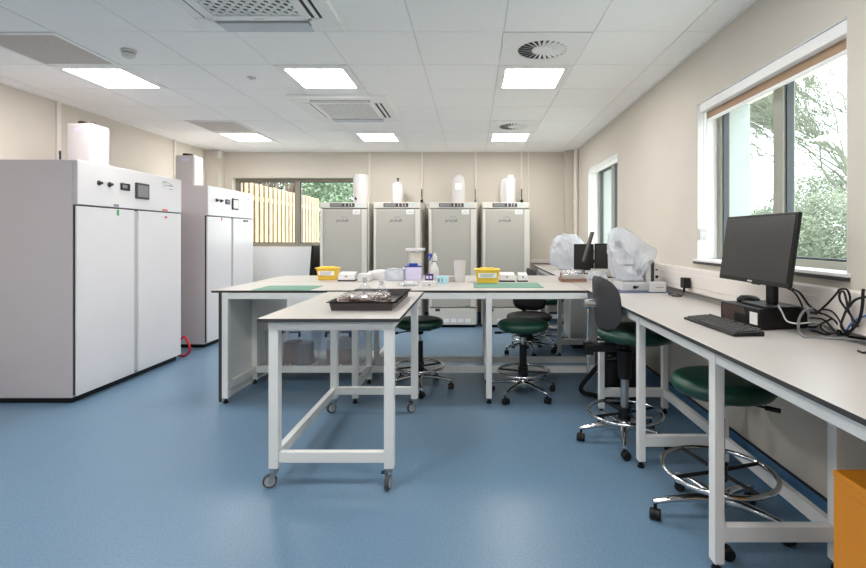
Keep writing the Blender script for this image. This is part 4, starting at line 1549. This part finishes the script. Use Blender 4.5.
CG = 'tangled computer cables'
zb = BT + .006
cable('black cable dropping from the monitor corner to the back of the computer, outer one', [bz(793, 289, 2.12), bz(800, 293, 2.15), bz(808, 304, 2.15), bz(815, 310, 2.10), bz(822, 314, 2.08)], .005, 'black', CG)
cable('black cable dropping from the monitor corner behind the computer, inner one', [bz(787, 288, 2.2), bz(795, 293, 2.2), bz(801, 303, 2.2), bz(803, 310, 2.18)], .004, 'black', CG)
cable('tall upright black cable loop against the trunking right of the computer', [bz(816, 314, 2.1), bz(828, 303, 2.0), bz(837, 293, 1.96), bz(840, 289.5, 1.95), bz(847, 290, 1.93), bz(850, 300, 1.93), bz(845, 313, 1.92), bz(841, 325, 1.93), bz(845, 331, 1.95), bz(852, 329, 1.95),
       bz(852, 318, 1.95), bz(846, 309, 1.95), bz(840, 300, 1.95), bz(840, 293, 1.95), bz(844, 292, 1.95), bz(847, 303, 1.93), bz(849, 312, 1.93), bz(858, 327, 1.9)], .0045, 'black', CG, 8)
cable('grey cable arching over the right end of the computer down to the bench', [bz(812, 309, 2.07), bz(804, 311, 2.06), bz(799, 320, 2.05), bz(799, 331, 2.06), bz(806, 337.5, 2.03), bz(820, 338.5, 2.02), bz(845, 339, 1.98), bz(866, 342, 1.92), bz(880, 345, 1.85)], .0055, 'grey', CG)
cable('white and grey lead hanging down the side of the computer', [bz(778, 305, 2.16), bz(782, 312, 2.14), bz(787, 321, 2.12), bz(797, 323.5, 2.07), bz(811, 322.5, 2.05)], .0035, 'lgrey', CG)
cable('black cable heap strand nearest the computer back', [bz(809, 312, 2.22), bz(815, 312, 2.15), bz(826, 315, 2.06), bz(836, 322, 2.04), bz(842, 334, 2.05), bz(850, 337, 2.02)], .004, 'black', CG)
cable('black cable heap strand lying lower on the bench', [bz(809, 318, 2.22), bz(815, 318, 2.15), bz(824, 320, 2.08), bz(832, 328, 2.06), bz(838, 335, 2.03), bz(846, 333, 2.05), bz(850, 326, 2.05)], .004, 'black', CG)
cable('black cable heap strand curling at its middle', [bz(809, 327, 2.22), bz(815, 327, 2.15), bz(825, 322, 2.08), bz(834, 319, 2.06), bz(840, 327, 2.06), bz(834, 333.5, 2.06), bz(824, 331, 2.1), bz(820, 324, 2.1)], .004, 'black', CG)
cable('black cable heap strand looping highest behind the computer end', [bz(809, 313, 2.22), bz(815, 313, 2.15), bz(822, 309.5, 2.1), bz(831, 311, 2.06), bz(838, 318, 2.03), bz(843, 328, 2.0), bz(847, 335, 2.0)], .004, 'black', CG)
cable('black cable heap strand resting flat on the bench by the computer', [bz(809, 331, 2.22), bz(815, 331, 2.15), bz(826, 334.5, 2.08), bz(835, 333, 2.09), bz(846, 336, 2.05), bz(858, 338, 2.0), bz(872, 340, 1.95)], .0045, 'black', CG)
cable('pale grey lead in the cable heap beside the computer', [bz(809, 325, 2.22), bz(815, 325, 2.15), bz(822, 327, 2.1), bz(829, 332, 2.09), bz(838, 331, 2.08), bz(846, 337, 2.03), bz(856, 341, 1.97)], .0035, 'lgrey', CG)
cable('black lead rising at the right edge of the picture by the trunking', [bz(848, 334, 1.98), bz(858, 322, 1.9), bz(862, 308, 1.88), bz(863, 292, 1.87), bz(863.5, 289, 1.87)], .006, 'black', CG)
cable('black lead sweeping right from the cable loop out of the picture', [bz(848, 308, 1.92), bz(855, 300, 1.9), bz(866, 297, 1.86), bz(880, 297, 1.82)], .005, 'black', CG)
cable('blue network cable among the black cables at the right edge', [bz(846, 331, 1.97), bz(852, 323, 1.93), bz(860, 318, 1.9), bz(870, 315, 1.86), bz(884, 313, 1.82)], .0045, 'bluecab', CG)
cable('thin dark cable trailing on the bench at the right edge', [put(858, 352) + Vector((0, 0, .004)), put(864, 354) + Vector((0, 0, .004)), put(872, 352) + Vector((0, 0, .004)), put(882, 356) + Vector((0, 0, .004))], .004, 'black', CG)

# black power adapter plugged into trunking, with leads
t = thing('power_adapter', 'black plug-in power adapter on the trunking right of the covered microscope', 'adapter', (1.515, 3.42, .965))
g = MB(); g.box(-.02, .03, -.032, .032, .01, .085); g.build('body', M['black'], t, bevel=.006)
g = MB(); g.cyl((-.005, 0, -.02), (-.005, 0, .01), .008, n=10); g.build('strain_relief', M['black'], t)
cable('thin grey lead coiled on the bench below the black power adapter', [(1.50, 3.42, .945), (1.49, 3.42, zb + .006), (1.44, 3.50, zb), (1.47, 3.58, zb), (1.52, 3.52, zb), (1.49, 3.42, zb), (1.43, 3.44, zb)], .004, 'gap')

# orange cabinet under the near end of the bench
t = thing('orange_cabinet', 'orange metal cabinet under the near end of the right bench', 'cabinet', (1.30, 1.24, 0))
g = W(t); g.box(1.1015, 1.43, 1.084, 1.463, .0, .606); g.build('body', M['orange'], t, bevel=.005)
g = W(t); g.box(1.100, 1.432, 1.083, 1.464, .605, .63); g.build('top', M['orange'], t, bevel=.005)
g = W(t); g.box(1.0985, 1.1012, 1.09, 1.428, .03, .586); d = g.build('door', M['orange'], t, bevel=.004)
g = W(t); g.box(1.086, 1.098, 1.11, 1.125, .38, .46); g.build('handle', M['alu'], d, bevel=.003)

# ------------------------------------------------------------ covered microscopes and screens
def microscope(label, c, s=1.0):
    t = thing('microscope', label, 'microscope', c)
    g = MB(); g.box(-.10 * s, .10 * s, -.09 * s, .09 * s, 0, .045 * s); g.build('base', M['hdpe'], t, bevel=.01)
    g = MB(); g.box(.045 * s, .10 * s, -.04 * s, .04 * s, .045 * s, .25 * s); g.build('arm', M['hdpe'], t, bevel=.012)
    g = MB(); g.box(-.07 * s, .05 * s, -.05 * s, .05 * s, .13 * s, .145 * s); g.build('stage', M['black'], t, bevel=.002)
    g = MB(); g.box(-.09 * s, .08 * s, -.045 * s, .045 * s, .25 * s, .30 * s); g.build('head', M['hdpe'], t, bevel=.012)
    for k in (-1, 1):
        g = MB(); g.cyl((-.06 * s, k * .03 * s, .295 * s), (-.12 * s, k * .03 * s, .345 * s), .015 * s, n=14); g.build('eyepiece', M['black'], t, smooth=True)
    g = MB()
    for k in (-.02, .02):
        g.cyl((-.01 * s + k * s, 0, .249 * s), (-.01 * s + k * 1.4 * s, 0, .18 * s), .014 * s, .01 * s, n=12)
    g.build('objectives', M['alu'], t, smooth=True)
    g = MB(); g.cyl((.07 * s, -.062 * s, .09 * s), (.07 * s, -.04 * s, .09 * s), .02 * s, n=16); g.build('focus_knob', M['black'], t, smooth=True)
    return t


def drape(label, outline, Y, depth, seed, amp=.02, zmin=None):
    """crumpled plastic hood: outline (photo points) at depth Y, closing towards front and back"""
    pts = [P(x, y, Y) for x, y in outline]
    pts = spline(pts, 11, closed=True)
    c = sum(pts, Vector()) / len(pts)
    zb_ = min(p.z for p in pts)
    rs = []
    K = 30
    for k in range(K + 1):
        d = -1 + 2 * k / K
        s_ = max(.04, (1 - abs(d) ** 2.6)) ** .5
        loop = []
        for p in pts:
            q = Vector((c.x + (p.x - c.x) * s_, Y + d * depth, zb_ + (p.z - zb_) * (.25 + .75 * s_)))
            n_ = noise.noise(q * 9 + Vector((seed, 0, 0))) + 1.1 * (.35 - abs(noise.noise(q * 14 + Vector((0, seed, 0))))) + .5 * (.3 - abs(noise.noise(q * 34 + Vector((0, 0, seed)))))
            q += (q - Vector((c.x, Y, c.z))).normalized() * n_ * amp
            q.z = max(q.z, zmin if zmin is not None else zb_)
            loop.append(q)
        rs.append(loop)
    b = Vector((c.x, Y, zb_))
    g = MB(off=b)
    g.rings(rs)
    o = g.build('dust_cover', M['cover'], None, smooth=True, loc=b, angle=1.2)
    return tag(o, label, 'dust cover', 'plastic dust covers')


# near covered microscope stands on a low white box on a slate-blue mat
o = MB().box(1.10, 1.535, 3.66, 4.14, BT + .0005, BT + .005).build('bench_mat', M['navy_mat'])
tag(o, 'slate blue mat under the covered microscope on the right bench', 'mat')
t = thing('microscope_controller', 'low white control box under the covered microscope', 'controller', (1.30, 3.88, BT + .0056))
g = MB(); g.box(-.125, .16, -.12, .12, .0, .065); b_ = g.build('case', M['hdpe'], t, bevel=.006)
g = MB(); g.cyl((-.03, -.121, .03), (-.03, -.135, .03), .012, n=14); g.box(-.03, .0, -.128, -.12, .026, .038); g.build('knob', M['black'], t)
carton_c = thing('white_carton', 'small plain white box in front of the covered microscope base', 'box', (1.425, 3.70, BT + .0056))
g = MB(); g.box(-.055, .06, -.025, .035, 0, .075); b_ = g.build('carton', M['hdpe'], carton_c, bevel=.002)
g = MB(); g.box(-.015, .04, -.0258, -.025, .034, .039); g.build('print', M['logo_grey'], b_)
microscope('microscope hidden under the nearer plastic cover on the right bench', (1.285, 3.93, BT + .0716), .92)
t = thing('lamp_house', 'white and black upright lamp housing at the right of the covered microscope', 'lamp housing', (1.43, 3.89, BT + .0716))
g = MB(); g.box(-.035, .0, -.05, .05, 0, .14); g.build('case', M['hdpe'], t, bevel=.004)
g = MB(); g.box(.001, .028, -.045, .045, 0, .17); g.build('fins', M['gap'], t, bevel=.003)
g = MB(); g.box(.0285, .06, -.05, .05, 0, .15); c_ = g.build('end_case', M['hdpe'], t, bevel=.004)
g = MB(); g.cyl((.045, -.06, .04), (.045, -.05, .04), .012, n=12); g.build('knob', M['black'], c_)
g = MB(); g.box(.035, .055, -.054, -.05, .09, .10); g.build('switch', M['black'], c_)
drape('nearer crumpled clear plastic cover over a microscope on the right bench',
      [(609, 240), (613, 231), (621, 228.5), (632, 233), (643, 243), (652, 248), (653.5, 254), (647, 262), (640, 270), (636, 275), (622, 276), (614, 277), (610, 262)], 3.93, .17, 4, .018, BT + .06)

# far covered microscope
microscope('microscope hidden under the farther plastic cover in the back right corner', (1.235, 6.35, BT + .0006), 1.0)
drape('farther crumpled clear plastic cover over a microscope in the back right corner',
      [(551, 258), (552, 247), (557, 238), (563, 234), (572, 234.5), (579, 238), (584, 245), (586, 255), (586, 266), (580, 270.5), (570, 271), (560, 267), (553, 264)], 6.35, .2, 9, .022, BT + .002)

# two black screens seen beyond the island and a tilted thin tablet
def screen(label, px0, px1, pyt, Y, zfoot):
    a, b_ = P(px0, pyt, Y), P(px1, pyt, Y)
    w = b_.x - a.x
    t = thing('black_screen', label, 'screen', ((a.x + b_.x) / 2, Y, BT + .0006), 0, 'black screens on the far bench')
    h = a.z - BT
    g = MB(); g.box(-w / 2, w / 2, -.018, .018, .04, h); g.build('panel', M['black'], t, bevel=.005)
    g = MB(); g.box(-w / 2 + .012, w / 2 - .012, -.0195, -.018, .055, h - .012); g.build('face', M['screen'], t)
    g = MB(); g.box(-.02, .02, .0185, .04, .006, .2); g.build('stand', M['black'], t, bevel=.004)
    g = MB(); g.box(-.08, .08, -.06, .09, 0, .006); g.build('foot', M['black'], t, bevel=.002)
    return t


screen('black screen beside the farther covered microscope', 574, 593.5, 244, 5.6, 0)
screen('black screen partly behind the nearer covered microscope', 594.5, 607.5, 243.5, 5.45, 0)
t = thing('tablet_stand', 'thin grey tilted tablet in front of the two black screens', 'tablet', (1.36, 5.22, BT + .0006))
a, b_ = P(583.5, 262, 5.2), P(592.5, 232, 5.2)
g = MB(off=t.location)
ax = (b_ - a).normalized()
nx = Vector((ax.z, 0, -ax.x))
dy = Vector((0, .06, 0))
rs = []
for p in (a, b_):
    rs.append([p - nx * .009 - dy, p + nx * .009 - dy, p + nx * .009 + dy, p - nx * .009 + dy])
g.rings(rs); g.build('tablet', M['gap'], t, bevel=.003)
g = MB(off=t.location); g.rings([[p - nx * .0105 - dy * .9, p - nx * .0092 - dy * .9, p - nx * .0092 + dy * .9, p - nx * .0105 + dy * .9] for p in (a + ax * .02, b_ - ax * .02)]); g.build('display', M['screen'], t)
g = MB(); g.tube(spline([(-.06, 0, .006), (-.02, 0, .12), ((a + (b_ - a) * .35).x - t.location.x + .016, 0, (a + (b_ - a) * .35).z - t.location.z)]), .01, 8); g.box(-.1, .06, -.07, .07, 0, .01)
g.build('stand', M['black'], t)

# black vacuum with hose beneath the bench corner
t = thing('vacuum_cleaner', 'black vacuum cleaner with looped hose under the corner of the benches', 'vacuum cleaner', (1.22, 4.02, 0))
g = MB(); g.rbox(-.14, .16, -.15, .15, .04, .40, .06, 5, .04); g.build('body', M['black'], t, smooth=True)
g = MB(); g.rbox(-.12, .14, -.13, .13, .403, .47, .05, 5, .03); g.build('lid', M['grey_shell'], t, smooth=True)
for sx in (-.1, .12):
    for sy in (-.1, .1):
        g = MB(); g.cyl((sx, sy - .015, .022), (sx, sy + .015, .022), .022, n=14); g.build('wheel', M['gap'], t, smooth=True)
g = MB(); g.tube(spline([(-.06, -.165, .36), (-.16, -.12, .32), (-.27, -.05, .17), (-.315, -.02, .08), (-.29, -.02, .035), (-.22, -.04, .024), (-.10, -.19, .024), (.06, -.2, .024)], 8), .02, 10); g.build('hose', M['black'], t, smooth=True)

# ------------------------------------------------------------ outside
random.seed(7)
struct(MB().box(-14, -.0, T_OUT_B + .001, 30, -.14, -.02).build('ground', M['ground']))
struct(MB().box(T_OUT_R + .001, 30, -6, 34, -.14, -.02).build('ground', M['ground']))

t = thing('timber_fence', 'pale timber hit-and-miss fence outside the back window', 'fence', (-3.9, 10, -.02))
g = W(t); gb = W(t)
y = 7.95
while y < 12.1:
    hh = 2.30 + random.uniform(-.006, .006)
    g.box(-3.91, -3.89, y, y + .125, 0, hh)
    gb.box(-3.972, -3.955, y + .105, y + .225, 0, hh - .02)
    y += .20
g.build('front_boards', M['fence'], t, bevel=.003, seg=1)
gb.build('rear_boards', M['fence_b'], t)
g = W(t)
for z in (.3, 1.15, 2.0):
    g.box(-3.954, -3.911, 7.95, 12.2, z, z + .08)
g.build('rails', M['fence'], t)
for k in range(3):
    g = W(t); g.box(-4.07, -3.973, 7.97 + k * 2.0, 8.07 + k * 2.0, -.01, 2.2); g.build('post', M['fence_b'], t)


def bare_tree(label, loc, h, seed, lean, m, levels=6, spread=.62, twig=.004, nlen=1.0, r0=.16, bias=(0, 0, 0)):
    rnd = random.Random(seed)
    g = MB()
    base = Vector((0, 0, 0))

    def grow(p, d, L, r, lv):
        n_ = 5
        pts, rad = [p.copy()], [r]
        q = p.copy()
        dd = d.copy()
        for k in range(n_):
            dd = (dd + Vector((rnd.uniform(-.2, .2), rnd.uniform(-.2, .2), rnd.uniform(-.12, .16)))).normalized()
            q = q + dd * L / n_
            pts.append(q.copy())
            rad.append(max(twig, r * (1 - .5 * (k + 1) / n_)))
        g.tube(pts, r, 5 if lv < 4 else 4, radii=rad)
        if lv >= levels:
            return
        for c in range(3 if lv > 0 else 6):
            i = rnd.randint(2, n_) if lv else rnd.randint(2, n_)
            nd = (dd + Vector((rnd.uniform(-1, 1), rnd.uniform(-1, 1), rnd.uniform(-.35, .6))) * (spread + .35) + Vector(bias)).normalized()
            grow(pts[i], nd, L * rnd.uniform(.58, .82), rad[i] * rnd.uniform(.55, .75), lv + 1)

    grow(base, Vector(lean).normalized(), h, r0, 0)
    o = g.build('bare_tree', m, None, smooth=False, loc=loc)
    return tag(o, label, 'tree', 'bare trees outside')


bare_tree('large bare mossy tree outside the near right window', (10.2, 11.2, -.02), 3.0, 11, (-.25, .1, 1), M['bark'], 7, r0=.13, twig=.006, bias=(-.32, .05, .04))
bare_tree('bare tree farther off behind the left pane of the near right window', (9.0, 17.5, -.02), 3.2, 23, (-.1, 0, 1), M['bark'], 7, r0=.12, twig=.003, bias=(-.1, 0, .1))
bare_tree('bare grey tree beyond the timber fence, behind the back window', (-6.3, 15.0, -.02), 3.0, 5, (.1, 0, 1), M['bark_b'], 5, r0=.25)


def shrub(label, loc, size, seed, m, n_=3500, leaf=.09, twigs=True):
    rnd = random.Random(seed)
    g = MB()
    for i in range(n_):
        a, u = rnd.uniform(0, 2 * PI), rnd.uniform(-1, 1)
        rr = rnd.uniform(.35, 1.0) ** .5
        d = Vector((math.cos(a) * math.sqrt(1 - u * u), math.sin(a) * math.sqrt(1 - u * u), u))
        k = 1 + .35 * noise.noise(d * 2.2 + Vector((seed, 0, 0)))
        p = Vector((d.x * size[0], d.y * size[1], d.z * size[2])) * rr * k + Vector((0, 0, size[2]))
        if p.z < .02:
            p.z = .02 + rnd.random() * .2
        ax = Vector((rnd.uniform(-1, 1), rnd.uniform(-1, 1), rnd.uniform(-.4, .8))).normalized()
        s1 = ax.orthogonal().normalized() * leaf * rnd.uniform(.25, .5)
        s2 = ax * leaf * rnd.uniform(.6, 1.2)
        g.add([p - s2, p + s1, p + s2, p - s1], [(0, 1, 2, 3)])
    t = thing('shrub', label, 'shrub', loc, 0, 'shrubs outside')
    g.build('foliage', m, t)
    g = MB()
    for i in range(9):
        q = Vector((rnd.uniform(-.6, .6) * size[0], rnd.uniform(-.6, .6) * size[1], size[2] * rnd.uniform(1.0, 1.7)))
        g.tube(spline([(q.x * .12, q.y * .12, 0), q * .55 + Vector((0, 0, .1)), q], 4), .03, 5)
    g.build('stems', M['bark'], t)
    return t


shrub('pale green shrub outside, low in the near pane of the near right window', (7.6, 10.6, -.02), (1.5, 1.7, 1.2), 3, M['leaf'], 24000, .042)
shrub('green shrub outside, lower middle of the near right window behind the monitor', (8.4, 13.8, -.02), (2.0, 1.7, 1.1), 4, M['leaf'], 22000, .05)
shrub('tall pale shrub outside, farther off at the right edge of the near right window', (10.8, 13.6, -.02), (2.4, 2.2, 1.75), 14, M['leaf'], 22000, .06)
shrub('green shrub outside beyond the end of the timber fence', (-3.7, 14.6, -.02), (1.6, 1.4, 2.2), 6, M['leaf_b'], 15000, .07)
shrub('dark green shrub outside beyond the fence at the right of the back window', (-5.6, 17.0, -.02), (1.6, 1.6, 2.2), 8, M['leaf_b'], 14000, .07)
shrub('brown-tinged shrub outside above the timber fence at the left of the back window', (-8.3, 16.0, -.02), (2.0, 1.8, 2.2), 9, M['bark_b'], 12000, .08)

# ------------------------------------------------------------ sky and camera
wd = bpy.data.worlds.new('overcast_sky')
bpy.context.scene.world = wd
wd.use_nodes = True
bg = wd.node_tree.nodes['Background']
bg.inputs['Color'].default_value = (0.93, 0.97, 1.0, 1)
bg.inputs['Strength'].default_value = 5.0

cam_d = bpy.data.cameras.new('camera')
cam_d.sensor_width = 36.0
cam_d.sensor_fit = 'HORIZONTAL'
cam_d.lens = 36.0 * F / 866.0
cam_d.shift_x = -(VX - 433.0) / 866.0
cam_d.shift_y = -(284.0 - VY) / 866.0
cam_d.clip_start = .02
cam = bpy.data.objects.new('camera', cam_d)
cam.location = (0, 0, CAMZ)
cam.rotation_euler = (PI / 2, 0, 0)
C.objects.link(cam)
sc = bpy.context.scene
sc.camera = cam
vs = sc.view_settings
vs.view_transform = 'Standard'
vs.look = 'None'
vs.exposure = 0.1
vs.gamma = 1.0
vs.use_curve_mapping = False
sc.cycles.max_bounces = 14
sc.cycles.diffuse_bounces = 10
sc.cycles.transparent_max_bounces = 24
sc.cycles.sample_clamp_indirect = 6.0
